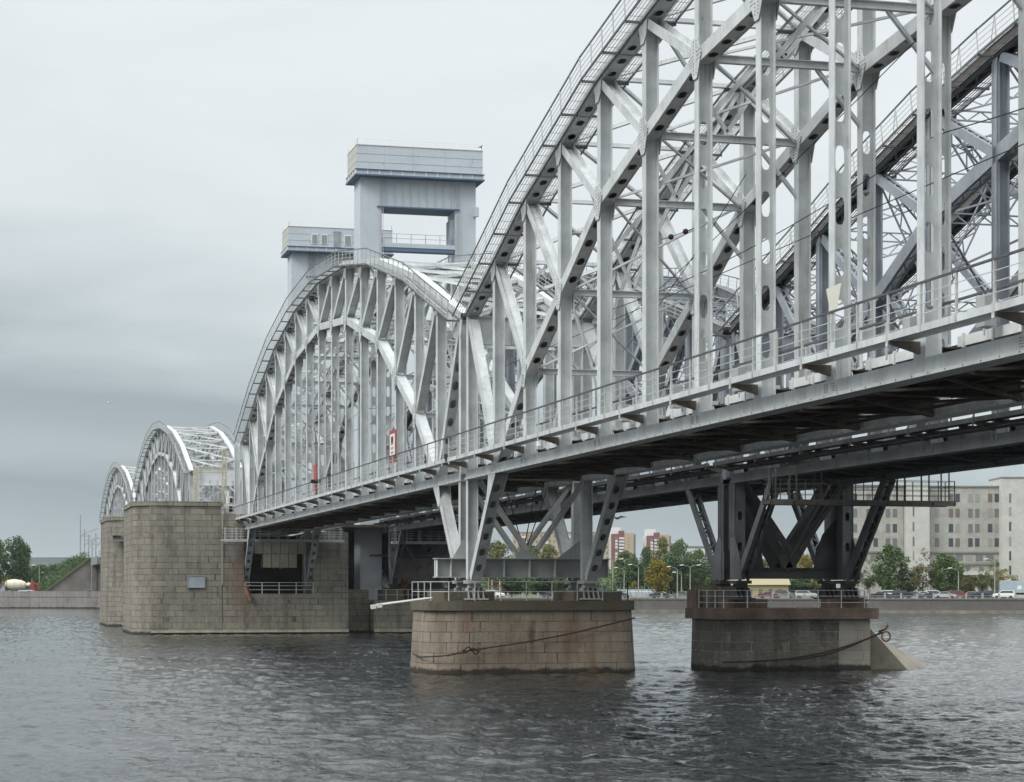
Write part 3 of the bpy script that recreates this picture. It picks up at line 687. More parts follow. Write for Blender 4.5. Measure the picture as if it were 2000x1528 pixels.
vs_ = np.stack([gx, gy, gz], -1).reshape(-1, 3)
BX, BY0, BY1 = 3500.0, -300.0, 6500.0
ex = np.array([(-BX, BY0, 0), (BX, BY0, 0), (BX, BY1, 0), (-BX, BY1, 0), (gx0, gy0, 0), (gx1, gy0, 0), (gx1, gy1, 0), (gx0, gy1, 0)]); n0 = len(vs_); vs_ = np.vstack([vs_, ex])
qd = np.vstack([qd, np.array([(0, 1, 5, 4), (1, 2, 6, 5), (2, 3, 7, 6), (3, 0, 4, 7)])+n0])
me.vertices.add(len(vs_)); me.vertices.foreach_set('co', vs_.astype(np.float32).ravel())
me.loops.add(qd.size); me.loops.foreach_set('vertex_index', qd.astype(np.int32).ravel())
me.polygons.add(len(qd)); me.polygons.foreach_set('loop_start', np.arange(0, qd.size, 4, dtype=np.int32)); me.polygons.foreach_set('use_smooth', np.ones(len(qd), dtype=bool))
me.update(calc_edges=True); me.validate(); me.materials.append(wm); wo_ = bpy.data.objects.new('water', me); C.objects.link(wo_); struct(wo_)
# ------------------------------------------------------------------ masonry
ST_DRAW = stone('draw_pier_granite', (.34, .315, .255), (.21, .195, .16), (.06, .055, .048), 1.5, .66, (.10, .085, .07), msize=.04,
    patches=((27.2, 0, 6.5, 1.5, 5.5, (.19, .115, .085), .55), (26.6, 0, 9.2, 1.0, .9, (.36, .35, .34), .6)))
ST_NEAR = stone('pier_block_stone', (.33, .275, .21), (.24, .20, .155), (.06, .05, .04), 1.15, .62, (.12, .085, .06), msize=.026,
    patches=((33.9, 0, 2.3, .8, 1.6, (.17, .075, .05), .5), (27.3, 0, 3.0, .5, .8, (.24, .09, .07), .35), (31.4, 0, 2.2, .25, 1.4, (.06, .05, .045), .75), (35.1, 0, 1.2, .4, 2.2, (.19, .11, .055), .5)))
ST_CAP = stone('pier_cap_concrete', (.135, .122, .092), (.115, .105, .078), (.12, .11, .09), 4, 3, (.14, .085, .05), msize=.005)
ST_OLD = stone('rough_faced_granite', (.27, .255, .22), (.125, .118, .10), (.40, .39, .35), 1.4, .60, (.11, .085, .065), bump=1.0, rough_face=1, msize=.04)
ST_BANK = stone('embankment_granite', (.31, .29, .27), (.28, .26, .25), (.14, .13, .12), 3.2, 1.4, (.17, .12, .09))
def cable(name, label, pts, r, cat='cable', m=None):
    mb = MB()
    for q in pts: mb.tube(q, r, 5)
    return tag(mb.build(name, m or CABL), label, cat)
# near pier
pr = empty('stone_pier', 'tan block pier with battered sides under the two nearest grey spans, cable slung across it', 'bridge pier')
outline_solid('pier_body', ST_NEAR, rrect(24.95, 38.15, 118.7, 125.3, (2.2,.9,.9,1.2), 5), -2.5, EYE-1.29, .3, pr)
outline_solid('pier_cap', ST_CAP, rrect(25.1, 38.0, 118.85, 125.15, (2.1,.95,.95,1.2), 5), EYE-1.29, EYE-.72, 0, pr)
for x0, x1 in ((26.2, 29.3), (34.2, 37.2)):
    outline_solid('pedestal', ST_CAP, rrect(x0, x1, 119.6, 124.4, .05), EYE-.72, EYE-.13, 0, pr)
mb = MB(); fence(mb, [(25.4, 125, EYE-.72), (25.5, 120, EYE-.72), (26.4, 119.1, EYE-.72), (37.4, 119.1, EYE-.72), (37.4, 125, EYE-.72)], 1.15, 1.65, (.55, 1.13), pr=.025, rr=.02)
mb.build('pier_handrail', RAIL, pr)
mb = MB()
for z_ in (0, .6, 1.2): pass
cable('slung_cable', 'thick twisted steel cable sagging across the tan block pier', [
    [(26.2+11.55*k/24, 118.62+.12*(k/24), EYE-3.95+2.2*((k/24)**.75)-(.35 if 0 < k < 24 else 0)*math.sin(math.pi*k/24)) for k in range(25)],
    [(24.93, 122.5, EYE-3.9), (24.97, 120.4, EYE-4.05), (25.3, 119.3, EYE-4.0), (25.9, 118.78, EYE-3.95), (26.6, 118.6, EYE-3.85), (27.4, 118.56, EYE-3.7)],
    [(27.2+.9*k/6, 118.55, EYE-3.63+.22*math.sin(k)) for k in range(7)], [(27.1+1.0*k/6, 118.55, EYE-3.6-.12*math.sin(k*1.3)) for k in range(7)]], .045)
mb = MB(); tb = [(25.2, 121, EYE-.6), (21.3, 119.5, EYE-1.0)]
mb.tube([(25.4, 119.2, EYE-.55), (21.9, 118.6, EYE-.98)], .06); mb.tube([(25.2, 119.6, EYE-.55), (22.2, 118.7, EYE-.9)], .05)
for c_ in ((21.8, 118.6, EYE-1.05), (22.15, 118.6, EYE-.98)): mb.obox(c_, 0, 0, V((.14, 0, .02)), V((0, .14, 0)), V((-.02, 0, .12)))
tag(mb.build('lamp_boom', WHITE), 'white boom with two navigation lamps sticking out left of the tan pier', 'lamp')
# transverse plate girder of the near pier, carries the legs of both spans
gi = empty('bearing_girder', 'big grey plate girder lying across the tan pier, under the raking struts', 'girder')
mb = MB(); gy = 122.0
mb.box(26.2, 37.0, gy-.03, gy+.03, EYE+.72, EYE+1.78); mb.build('web_plate', GIRD, gi)
for z0, z1 in ((EYE+.66, EYE+.72), (EYE+1.78, EYE+1.84)): mb = MB(); mb.box(26.15, 37.05, gy-.5, gy+.5, z0, z1); mb.build('flange', GIRD, gi)
for k in (26.25, 27.1, 28.9, 30.4, 32.0, 33.6, 35.9, 36.95): mb = MB(); mb.box(k-.02, k+.02, gy-.42, gy+.42, EYE+.72, EYE+1.78); mb.build('stiffener', STEEL, gi)
for x_ in (28.1, 35.2):
    mb = MB(); mb.poly([(x_-.9, gy-.36, EYE+1.84), (x_+1.5, gy-.36, EYE+1.84), (x_+.1, gy-.36, EYE+2.9), (x_-.3, gy-.36, EYE+2.9)] if x_ < 30 else [(x_-1.5, gy-.36, EYE+1.84), (x_+.9, gy-.36, EYE+1.84), (x_+.3, gy-.36, EYE+2.9), (x_-.1, gy-.36, EYE+2.9)], (0, .05, 0)); mb.build('gusset_plate', GIRD, gi)
mb = MB(); mb.box(31.1, 32.3, gy-.3, gy+.3, EYE+1.84, EYE+2.2); mb.poly([(31.3, gy-.1, EYE+2.2), (32.1, gy-.1, EYE+2.2), (31.9, gy-.1, EYE+2.5), (31.5, gy-.1, EYE+2.5)], (0, .2, 0)); mb.build('rod_anchor', GIRD, gi)
mb = MB()
for a_, s_ in ((29.6, -.1), (30.4, 0), (32.6, 0), (33.4, .1)): mb.tube([(31.7+s_*1.5, gy, EYE+2.4), (a_, gy, ZB0+.2)], .035, 5)
mb.build('tie_rods', BLACK, gi)
# old pier
po = empty('old_stone_pier', 'rough faced granite pier with rusty brown cap and slanting ice breaker nose on the right', 'bridge pier')
outline_solid('pier_body', ST_OLD, rrect(43.1, 53.4, 118.9, 125.0, (1.3, 1.0, 1.3, 1.0), 5), -2.5, EYE-1.87, .12, po)
outline_solid('pier_cap', BRK, rrect(42.95, 54.0, 118.6, 125.3, (1.1, 1.4, 1.6, .8), 5), EYE-1.87, EYE-1.2, 0, po)
for x0, x1, y0_, y1_ in ((43.65, 45.9, 121.7, 125.0), ):
    outline_solid('side_block', ST_CAP, rrect(x0, x1, y0_, y1_, .05), EYE-1.2, EYE+.15, 0, po)
outline_solid('side_parapet', BRK, rrect(43.25, 43.6, 123.4, 125.2, .02), EYE-1.2, EYE-.05, 0, po)
outline_solid('side_parapet', BRK, rrect(52.6, 53.9, 122.0, 125.0, (0, .7, .7, 0), 5), EYE-1.2, EYE+.02, 0, po)
outline_solid('pedestal', BRK, rrect(44.0, 46.6, 119.7, 121.4, .05), EYE-1.2, EYE-.66, 0, po)
outline_solid('pedestal', BRK, rrect(50.8, 53.2, 119.7, 121.4, .05), EYE-1.2, EYE-.66, 0, po)
ST_PALE = stone('smooth_pale_granite', (.40, .37, .31), (.34, .315, .265), (.20, .185, .16), 1.3, .62, (.22, .15, .09), msize=.02)
outline_solid('smooth_end', ST_PALE, rrect(50.9, 53.46, 118.86, 125.04, (0, 1.0, 1.3, 0), 5), -2.5, EYE-1.9, .12, po)
mb = MB(); nose = [(53.1, 119.6), (55.7, 118.4), (59.2, 121.95), (54.9, 125.0), (53.1, 124.3)]
zt = EYE-2.5; tp = [(53.1, 119.6), (53.3, 119.4), (53.9, 121.95), (53.3, 124.5), (53.1, 124.3)]
n_ = len(nose)
for i in range(n_):
    j = (i+1) % n_; mb.quad((*nose[i], -.4), (*nose[j], -.4), (*tp[j], zt), (*tp[i], zt))
mb.v += [(*q, zt) for q in tp]; mb.f.append(tuple(range(len(mb.v)-n_, len(mb.v))))
mb.build('ice_breaker', mat('pale_smooth_granite', (.31, .275, .215), .8, var=.35, vscale=.8, streak=.6, dirt=(.20, .13, .07), bump=.3), po)
mb = MB(); fence(mb, [(43.4, 124.8, EYE-1.2), (43.4, 118.8, EYE-1.2), (52.6, 118.75, EYE-1.2), (53.6, 120.2, EYE-1.2), (53.7, 123.5, EYE-1.2)], 1.12, 1.5, (.35, .74, 1.1), pr=.028, rr=.016); mb.build('pier_handrail', RAIL, po)
cable('mooring_cable', 'rusty mooring cable hanging across the rough granite pier from the iron ring on its nose', [
    [(43.3+10.4*s, 118.72-(.35*max(0, s-.85)*4 if s > .85 else 0), EYE-4.45+1.75*s**2.6) for s in [k/24 for k in range(25)]],
    [(47.5+6.1*s, 118.7-(.3*max(0, s-.8)*4), EYE-4.3+1.62*s**1.7-.1*math.sin(s*3.1)) for s in [k/16 for k in range(17)]]], .05)
mb = MB(); cx, cz = 53.9, EYE-2.95
mb.tube([(cx+.28*math.cos(a), 118.45, cz+.3*math.sin(a)) for a in [k*math.pi/7 for k in range(15)]], .05, 6); mb.tube([(cx-.3, 118.8, cz+.3), (cx-.05, 118.4, cz+.45), (cx+.1, 118.4, cz+.7)], .07)
tag(mb.build('mooring_ring', RUST), 'rusty iron ring and hook at the top of the ice breaker nose', 'ring')
# frame of the old pier: transverse lattice
fo = empty('pier_cross_frame', 'dark riveted cross frame with V struts standing on the rough granite pier', 'steel frame')
for yv in (121.0, 122.9):
    mb = MB(); mb.box(O1+.6, O2+.1, yv-.12, yv+.12, EYE+.62, EYE+1.25); mb.box(O1+.6, O2+.1, yv-.25, yv+.25, EYE+1.25, EYE+1.29); mb.build('bottom_tie', OLDF, fo)
    for s_, xx_ in ((1, O1+.6), (-1, O2+.06)):
        mb = MB(); p_ = V((xx_, yv, ZB0+.2)); q_ = V(((O1+O2+.66)/2, yv, EYE+1.2)); dd = (q_-p_).normalized(); nn = V((0, 1, 0)).cross(dd)
        for c_ in (-.28, .24): mb.slab(p_, q_, nn, V((0, 1, 0)), c_, c_+.04, -.2, .2)
        mb.slab(p_, q_, nn, V((0, 1, 0)), -.24, .24, -.2, -.17)
        mb.build('brace', OLDF, fo)
for xx_, s_ in ((O1+.7, 1), (O2-.05, -1)):
    mb = MB(); mb.poly([(xx_, 120.9, EYE+.7), (xx_+s_*1.6, 120.9, EYE+.7), (xx_+s_*1.35, 120.9, EYE+2.3), (xx_+s_*.9, 120.9, EYE+3.4), (xx_, 120.9, EYE+4.4)], (0, .08, 0)); mb.build('gusset_plate', OLDF, fo)
# the pyramidal bearing stools
# travelling inspection platforms
def gantry(name, label, x0, x1, y0_, y1_, z0, z1, m):
    r_ = empty(name, label, 'inspection platform')
    mb = MB(); mb.box(x0, x1, y0_, y0_+.12, z0-.3, z0); mb.box(x0, x1, y1_-.12, y1_, z0-.3, z0)
    for k in range(9): x_ = x0+(x1-x0)*k/8; mb.box(x_-.05, x_+.05, y0_, y1_, z0-.25, z0-.1)
    mb.box(x0+.1, x1-.1, y0_+.12, y1_-.12, z0-.06, z0-.02); mb.build('platform', m, r_)
    mb = MB(); fence(mb, [(x0+.05, y1_, z0), (x0+.05, y0_, z0), (x1-.05, y0_, z0), (x1-.05, y1_, z0), (x0+.05, y1_, z0)], 1.15, 1.0, (.3, .6, .85, 1.13), pr=.022, rr=.014); mb.build('guard_rail', m, r_)
    mb = MB()
    for x_ in (x0+.35, x0+1.6, x1-1.6, x1-.35, x1-3.1, x0+3.1):
        mb = MB()
        for y_ in (y0_+.1, y1_-.1): mb.box(x_-.035, x_+.035, y_-.035, y_+.035, z0, z1)
        mb.box(x_-.035, x_+.05, y0_+.1, y1_-.1, z1-.06, z1); mb.build('hanger', m, r_)
GM = mat('platform_paint', (.15, .145, .125), .6, var=.3, vscale=1.2, streak=.6, dirt=(.2, .12, .07))
gantry('inspection_platform', 'railed inspection platform hanging under the old bridge in front of the pale office block', 42.6, 53.9, 109.0, 110.2, EYE+5.02, EYE+6.9, GM)
gantry('inspection_platform', 'railed inspection platform hanging in front of the counterweight niche of the big draw pier', 25.1, 38.6, 227.6, 228.8, EYE+5.45, EYE+6.7, RAIL)
gantry('inspection_platform', 'railed inspection platform right of the draw pier, above the old lifting span strut', 44.0, 54.6, 227.2, 228.4, EYE+5.3, EYE+6.8, RAIL)
# ------------------------------------------------------------------ draw piers
def draw_pier(label, y0_, y1_, niche=True):
    r_ = empty('draw_pier', label, 'bridge pier')
    ZT = EYE+9.6
    outline_solid('river_wing', ST_DRAW, rrect(15.55, 25.35, y0_, y1_, (3.2, 0, 0, 3.2), 5), -2.5, ZT-.5, .18, r_)
    outline_solid('wing_cornice', ST_DRAW, rrect(15.6, 25.35, y0_+.05, y1_-.05, (3.2, 0, 0, 3.2), 5), ZT-.5, ZT, 0, r_)
    outline_solid('step_block', ST_DRAW, rrect(25.35, 27.68, y0_+.02, y1_, 0), -2.5, EYE+8.25, 0, r_)
    outline_solid('pier_base', ST_DRAW, rrect(27.68, 35.45, y0_+.02, y1_, 0), -2.5, EYE-.57, 0, r_)
    outline_solid('niche_back', mat('near_black_niche_wall', (.02, .02, .018), .95, var=.4), rrect(27.68, 35.45, y0_+9, y1_, 0), EYE-.57, EYE+6.1, 0, r_)  # near-black colour on the back wall of the niche
    outline_solid('side_wing', ST_DRAW, rrect(35.45, 39.35, y0_+.02, y1_, 0), -2.5, EYE+6.3, 0, r_)
    mb = MB(); mb.box(17.5, 39.4, y0_-.12, y0_+.05, .18, .42); mb.build('base_ledge', mat('pale_ledge', (.42, .40, .30), .8, var=.4, vscale=1.3), r_)
    mb = MB(); mb.box(25.2, 25.4, y0_-.06, y0_+.03, EYE+.4, EYE+8.3); mb.build('joint_strip', mat('joint_mortar', (.32, .30, .24), .9), r_)
    mb = MB(); mb.box(15.7, 25.3, y0_+.1, y1_-.1, ZT-.02, ZT+.12); mb.box(16.5, 25.3, y0_+.2, y0_+.5, ZT+.1, ZT+.2)
    return r_
dp1 = draw_pier('big tan masonry draw pier with rounded left corner and a dark counterweight niche', 229.5, 250)
dp2 = draw_pier('second masonry draw pier, mostly hidden behind the big one at the far left', 280, 300.5)
SHUT = mat('shutter_paint', (.33, .37, .39), .6, var=.2)
sh = empty('window_shutter', 'small square metal shutter set in the wall of the big draw pier', 'shutter')
def at_front(px, py, y): # point on plane y seen at pixel
    k = px-XV; X = k*y*math.cos(TH)/(F_PX/math.cos(TH)-math.sin(TH)*k); dpt = y*math.cos(TH)+X*math.sin(TH); return X, hgt(py, dpt)
xa, za = at_front(368, 1125, 229.4); xb, zb = at_front(399, 1147, 229.4)
mb = MB(); mb.box(xa, (xa+xb)/2-.01, 229.44, 229.5, zb, za); mb.build('shutter_leaf', SHUT, sh); mb = MB(); mb.box((xa+xb)/2+.01, xb, 229.44, 229.5, zb, za); mb.build('shutter_leaf', SHUT, sh)
mb = MB(); mb.box(xa-.1, xb+.1, 229.38, 229.52, za, za+.09); mb.box(xa-.08, xa, 229.4, 229.52, zb, za); mb.box(xb, xb+.08, 229.4, 229.52, zb, za); mb.box(xa-.1, xb+.1, 229.38, 229.52, zb-.08, zb); mb.build('shutter_frame', OLD, sh)
mb = MB(); xa, za = at_front(223, 1048, 279.9)
mb.box(xa-.3, xa+1.2, 279.2, 280.1, za-.6, za-.45); mb.box(xa-.5, xa+1.3, 279.3, 280.1, za+.1, za+.25); mb.box(xa-.2, xa+.9, 279.9, 280.05, za-.45, za+.1)
tag(mb.build('wall_hatch', CONC), 'small hooded hatch on the wall of the second draw pier', 'hatch')
cw = empty('counterweight', 'pale stepped counterweight blocks hanging in the dark niche of the draw pier', 'counterweight')
for (x0, x1, z0, z1, n) in ((28.95, 34.75, EYE+3.9, EYE+5.3, 6), (29.9, 33.7, EYE+2.35, EYE+3.85, 4)):
    for k in range(n):
        mb = MB(); w_ = (x1-x0)/n; xk = x0+w_*k
        mb.box(xk+.03, xk+w_-.03, 230.4, 232.4, z0, z1); mb.bolts([(xk+w_*f_, 230.4, z0+g_*(z1-z0)) for f_ in (.2, .8) for g_ in (.15, .4, .65, .9)], (0, -1, 0), .04, .02); mb.build('weight_block', mat('pale_block_paint', (.45, .42, .33), .7, var=.25, vscale=.8, streak=.7, dirt=(.25, .19, .12)), cw)
mb = MB(); fence(mb, [(27.8, 229.6, EYE-.57), (35.4, 229.6, EYE-.57)], 1.3, 1.9, (.45, .9, 1.25), pr=.05, rr=.03); tag(mb.build('niche_railing', RAIL), 'grey railing along the sill of the dark counterweight niche', 'railing')
mb = MB(); mb.tube([(27.75, 229.3, EYE+.3), (28.1, 229.2, EYE-.6), (28.35, 229.2, EYE-1.3)], [.16, .18, .2], 10); tag(mb.build('drain_pipe', mat('pink_rust_pipe', (.30, .13, .09), .8, var=.3)), 'rusty pink pipe stub at the left corner of the counterweight niche', 'pipe')
# dark recess + old bridge's part of the draw pier
op = empty('old_draw_pier', 'dark stone pier of the old bridge, in shade right of the big draw pier', 'bridge pier')
outline_solid('recessed_wall', ST_DRAW, rrect(39.4, 42.3, 233, 250, 0), -2.5, EYE-.1, 0, op)
outline_solid('recessed_plinth', ST_DRAW, rrect(39.4, 42.2, 232.6, 233, 0), -2.5, EYE-2.9, 0, op)
outline_solid('front_block', ST_DRAW, rrect(42.3, 56.5, 229.5, 250, (0, 1.5, 1.5, 0)), -2.5, EYE-1.35, .05, op)
mb = MB(); mb.box(42.3, 56.0, 229.36, 229.5, .15, .45); mb.build('base_ledge', MATS['pale_ledge'], op)
for x_ in (43.9, 51.9):
    outline_solid('pedestal', ST_CAP, rrect(x_-.5, x_+1.9, 230.3, 233.4, .05), EYE-1.35, EYE-.1, 0, op)
mb = MB(); fence(mb, [(42.4, 229.6, EYE-1.35), (56.3, 229.6, EYE-1.35)], 1.3, 1.3, (.65, 1.27), pr=.03, rr=.02); mb.build('pier_handrail', RAIL, op)
outline_solid('far_wall', ST_DRAW, rrect(42.3, 56.5, 280, 300, (0, 1.5, 1.5, 0)), -2.5, EYE-1.35, .05, op)
mb = MB(); x0, z0 = at_front(793, 1168, 231); 
for s_ in (-.32, .12): mb.box(x0-0.2+s_, x0+s_+.05, 231, 231.2, z0, z0+2.2)
for k in (0, .9, 1.6): mb.box(x0-.5, x0+.15, 231, 231.2, z0+k, z0+k+.35)
tag(mb.build('rusty_post', RUST), 'orange rusty slotted post on the dark pier behind the railings', 'post')
# old draw pier machinery room and counterweight under the towers
mb = MB(); mb.box(46.2, 52.5, 239.0, 243, EYE+.6, EYE+3.6); mb.box(49.25, 49.35, 238.95, 239, EYE+.6, EYE+3.6)
cw2 = tag(mb.build('lift_counterweight', mat('dull_counterweight', (.19, .185, .165), .8, var=.3, vscale=.5)), 'grey counterweight box in the dark opening right of the draw pier', 'counterweight')
mb = MB()
mb.box(43.0, 56.0, 236, 236.4, EYE+3.7, EYE+3.95); mb.beam((46.2, 236.2, EYE+5.6), (49, 236.2, EYE+3.9), .2, .2); mb.beam((52.4, 236.2, EYE+5.6), (49.6, 236.2, EYE+3.9), .2, .2)
for x_ in (45.9, 53.2): mb.box(x_-.3, x_+.3, 236, 236.6, EYE-1.3, EYE+6)
tag(mb.build('portal_frame', OLDF), 'dark steel portal in front of the lift counterweight', 'steel frame')
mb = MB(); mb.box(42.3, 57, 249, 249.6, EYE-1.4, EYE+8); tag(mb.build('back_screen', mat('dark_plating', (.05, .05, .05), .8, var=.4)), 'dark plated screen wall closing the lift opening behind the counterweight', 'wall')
# ------------------------------------------------------------------ lift towers
def tower(label, y0_, windows):
    r_ = empty('lift_tower', label, 'tower', (0, y0_, 0))
    E = EYE
    for x0, x1 in ((42.2, 44.75), (53.5, 56.0)):
        mb = MB(); mb.box(x0, x1, 1.0, 5.0, E-1.3, E+48); mb.build('tower_leg', TOWER, r_)
    mb = MB(); mb.box(44.75, 53.5, 1.12, 4.88, E+44.6, E+48); mb.build('portal_beam', TOWER, r_)
    mb = MB(); mb.box(44.2, 54.0, .8, 5.0, E+44.45, E+44.6); mb.build('portal_soffit_trim', TRIM, r_)
    mb = MB()
    for k in range(9): x_ = 45.3+k*.96; mb.box(x_-.03, x_+.03, 1.0, 1.12, E+44.6, E+48)
    mb.build('panel_ribs', TOWER, r_)
    for x_ in (44.5, 53.6):
        mb = MB(); mb.box(x_-.02, x_+.02, .85, .9, E+30, E+48); mb.box(x_+.38, x_+.42, .85, .9, E+30, E+48)
        for k in range(58): mb.box(x_, x_+.4, .86, .89, E+30.2+k*.3, E+30.24+k*.3)
        mb.build('ladder', RAIL, r_)
    hs_ = empty('machine_room', '', '', (0, 0, 0)); del hs_['label']; del hs_['category']; hs_.parent = r_
    mb = MB(); mb.box(41.62, 56.6, .01, 6.2, E+48.6, E+51.4); mb.build('room_wall', TOWER, hs_)
    mb = MB(); mb.box(41.6, 41.62, 0.02, 6.19, E+48.6, E+51.4); mb.build('side_wall', TOWER_S, hs_)
    mb = MB(); mb.box(41.55, 56.65, -.06, 6.26, E+51.4, E+51.5)
    mb.build('roof_edge', WHITE, hs_)
    mb = MB()
    for z_ in (49.45, 50.4): mb.box(41.58, 56.63, -.015, 6.2, E+z_, E+z_+.035)
    for x_ in (44.9, 48.2, 52.1): mb.box(x_, x_+.025, -.006, .01, E+48.62, E+51.4)
    mb.build('panel_seams', SEAM, hs_)
    mb = MB(); mb.box(41.5, 56.7, -.1, 6.3, E+48.03, E+48.55); mb.build('base_girder', TOWER, hs_)
    mb = MB(); mb.box(41.4, 56.8, -.28, 6.4, E+48.55, E+48.62); mb.box(41.4, 56.8, -.28, 6.4, E+47.86, E+48.02); mb.build('girder_flange', TRIM, hs_)
    mb = MB()
    for k in range(12): x_ = 41.5+k*1.38; mb.box(x_-.05, x_+.05, -.2, 0, E+48.02, E+48.55)
    for k in range(5): y_ = .3+k*1.4; mb.box(41.36, 41.5, y_-.05, y_+.05, E+48.02, E+48.55)
    mb.build('girder_stiffeners', WHITE, hs_)
    mb = MB(); fence(mb, [(41.7, .1, E+51.5), (56.5, .1, E+51.5), (56.5, 6.1, E+51.5), (41.7, 6.1, E+51.5), (41.7, .1, E+51.5)], .62, .9, (.3, .6), pr=.018, rr=.012); mb.build('roof_railing', WHITE, hs_)
    for (x_, w_) in windows:
        wf = MB(); wf.box(x_-.1, x_+w_+.1, -.06, 0.0, E+49.0, E+50.45); o_ = wf.build('window', FRAME_W, hs_)
        pn = MB(); pn.box(x_, x_+w_, -.09, -.07, E+49.1, E+50.35); pn.build('pane', PANE_L, hs_)
    if windows:
        mb = MB(); mb.box(48.1, 49.1, -.05, .05, E+48.7, E+51.0); mb.box(48.0, 49.2, -.08, .1, E+50.75, E+50.85); mb.build('recess_panel', OLD, hs_)
        mb = MB(); mb.box(44.75, 45.6, .9, 1.1, E+20, E+48); mb.build('cable_duct', OLD, r_)
        mb = MB(); mb.box(45.6, 53.5, 1.15, 4.9, E+38, E+48); mb.build('portal_infill', TOWER, r_)
    else:
        mb = MB(); mb.box(44.75, 53.5, 1.0, 2.2, E+40.0, E+40.25); mb.box(44.75, 53.5, .95, 1.05, E+39.85, E+40.35); mb.build('footbridge_deck', TOWER, r_)
        mb = MB(); mb.box(44.75, 53.5, 1.0, 2.2, E+39.4, E+39.85); mb.build('footbridge_girder', TRIM, r_)
        mb = MB(); fence(mb, [(44.8, 1.0, E+40.35), (53.4, 1.0, E+40.35)], 1.1, 1.6, (.55, 1.08), pr=.03, rr=.022); mb.build('footbridge_railing', OLD, r_)
        mb = MB(); mb.box(53.0, 53.45, 1.4, 3.5, E+40, E+43.4); mb.build('guide_rail', OLD, r_)
        mb = MB(); mb.box(55.7, 56.3, .6, 1.0, E+43.8, E+44.9); mb.build('junction_box', TOWER, r_)
    return r_
tower('tall blue grey lift tower with rusty streaked cabin and an open portal with footbridge', 237, [])
tower('farther blue grey lift tower, its cabin with pale framed windows', 292.8, [(45.0, .75), (46.35, .75), (49.7, .85), (54.6, .7)])
# ------------------------------------------------------------------ draw spans
def leaf_span(name, label, xa, xb, m):
    r_ = empty(name, label, 'draw span')
    E = EYE
    for x_ in (xa, xb):
        mb = MB(); mb.box(x_, x_+.66, 236, 293, E+6.5, E+8.6); mb.build('main_girder', m, r_)
        for y_ in (239.8, 287.0):
            mb = MB(); h_member(mb, (x_+.33, y_, E+7), (x_+.33, y_, E+16.8), .66, .5); mb.build('portal_post', m, r_)
    for y_ in (239.8, 287.0):
        mb = MB(); mb.box(xa+.66, xb, y_-.03, y_+.03, E+14.9, E+16.7); mb.box(xa+.66, xb, y_-.2, y_+.2, E+16.7, E+16.75); mb.build('portal_beam', m, r_)
    mb = MB(); mb.box(xa+.66, xb, 235, 293, E+7.2, E+7.5); mb.build('deck', FLOOR, r_)
    for s_, x_ in ((-1, xa-.9), (1, xb+1.5)):
        mb = MB(); mb.box(min(x_, x_-s_*.9), max(x_, x_-s_*.9), 233.5, 293.5, E+7.58, E+7.66); fence(mb, [(x_, 233.4, E+7.66), (x_, 293.6, E+7.66)], 1.2, 1.5, (.4, .8, 1.18), pr=.03, rr=.02); mb.build('side_walkway', RAIL, r_)
    return r_
leaf_span('draw_span', 'low pale draw span of the newer bridge between the draw piers, with square portals', X1, X2, STEEL)
ol = leaf_span('draw_span', 'old bridge lifting span between the two blue grey towers', O1, O2, OLD)
for x_ in (O1, O2):
    mb = MB(); h_member(mb, (x_+.33, 250.5, EYE+6.6), (x_+.33, 235.8, EYE+.1), .64, .62); mb.build('raking_strut', OLD, ol)
mb = MB(); mb.box(39.5, 57, 233.5, 250, EYE+7.0, EYE+7.3); mb.build('added_shade_slab', FLOOR, op)  # unseen slab added to keep overhead light off the tower leg
yg = empty('yellow_gantry', 'faded yellow lattice gantry standing on the wing of the big draw pier', 'gantry')
for px_, ptop in ((382, 914), (438, 880)):
    x_, zt = at_front(px_, ptop, 246); mb = MB()
    for a_ in (-.22, .22):
        for c_ in (-.22, .22): mb.box(x_+a_-.045, x_+a_+.045, 246+c_-.045, 246+c_+.045, EYE+9.6, zt)
    n = int((zt-EYE-9.6)/.55)
    for k in range(n):
        z_ = EYE+9.6+k*.55
        for c_ in (-.22, .22): mb.beam((x_-.22, 246+c_, z_), (x_+.22, 246+c_, z_+.55 if k % 2 else z_), .05, .05); mb.box(x_-.22, x_+.22, 246+c_-.03, 246+c_+.03, z_+.5, z_+.57)
    mb.build('gantry_leg', YEL, yg)
xa_, zt = at_front(376, 914, 246); xb_, _ = at_front(446, 914, 246); mb = MB()
for z_ in (zt-.55, zt-.05): mb.box(xa_, xb_, 245.75, 245.83, z_, z_+.08); mb.box(xa_, xb_, 246.17, 246.25, z_, z_+.08)
for k in range(9):
    x_ = xa_+(xb_-xa_)*k/9; mb.beam((x_, 245.79, zt-.5), (x_+(xb_-xa_)/9, 245.79, zt), .05, .05)
mb.build('gantry_beam', YEL, yg)
bo = empty('control_cabinet', 'small pale railed control cabinet on the step of the draw pier beside the gantry', 'cabinet')
x_, z_ = at_front(449, 1003, 231)
mb = MB(); mb.box(x_-.5, x_+.5, 231, 232, z_, z_+1.0); mb.box(x_-.3, x_+.35, 231.1, 232, z_+1.1, z_+1.9); mb.build('cabinet_body', STEEL_L, bo)
mb = MB(); mb.box(x_-.1, x_+.4, 230.95, 231, z_+.2, z_+.8); mb.box(x_, x_+.3, 231.05, 231.1, z_+1.2, z_+1.7); mb.build('cabinet_door', BLACK, bo)
mb = MB(); fence(mb, [(x_-1.0, 229.8, z_), (x_+1.4, 229.8, z_)], 1.1, .6, (.5, 1.08), pr=.025, rr=.02); mb.build('cabinet_rail', RAIL, bo)
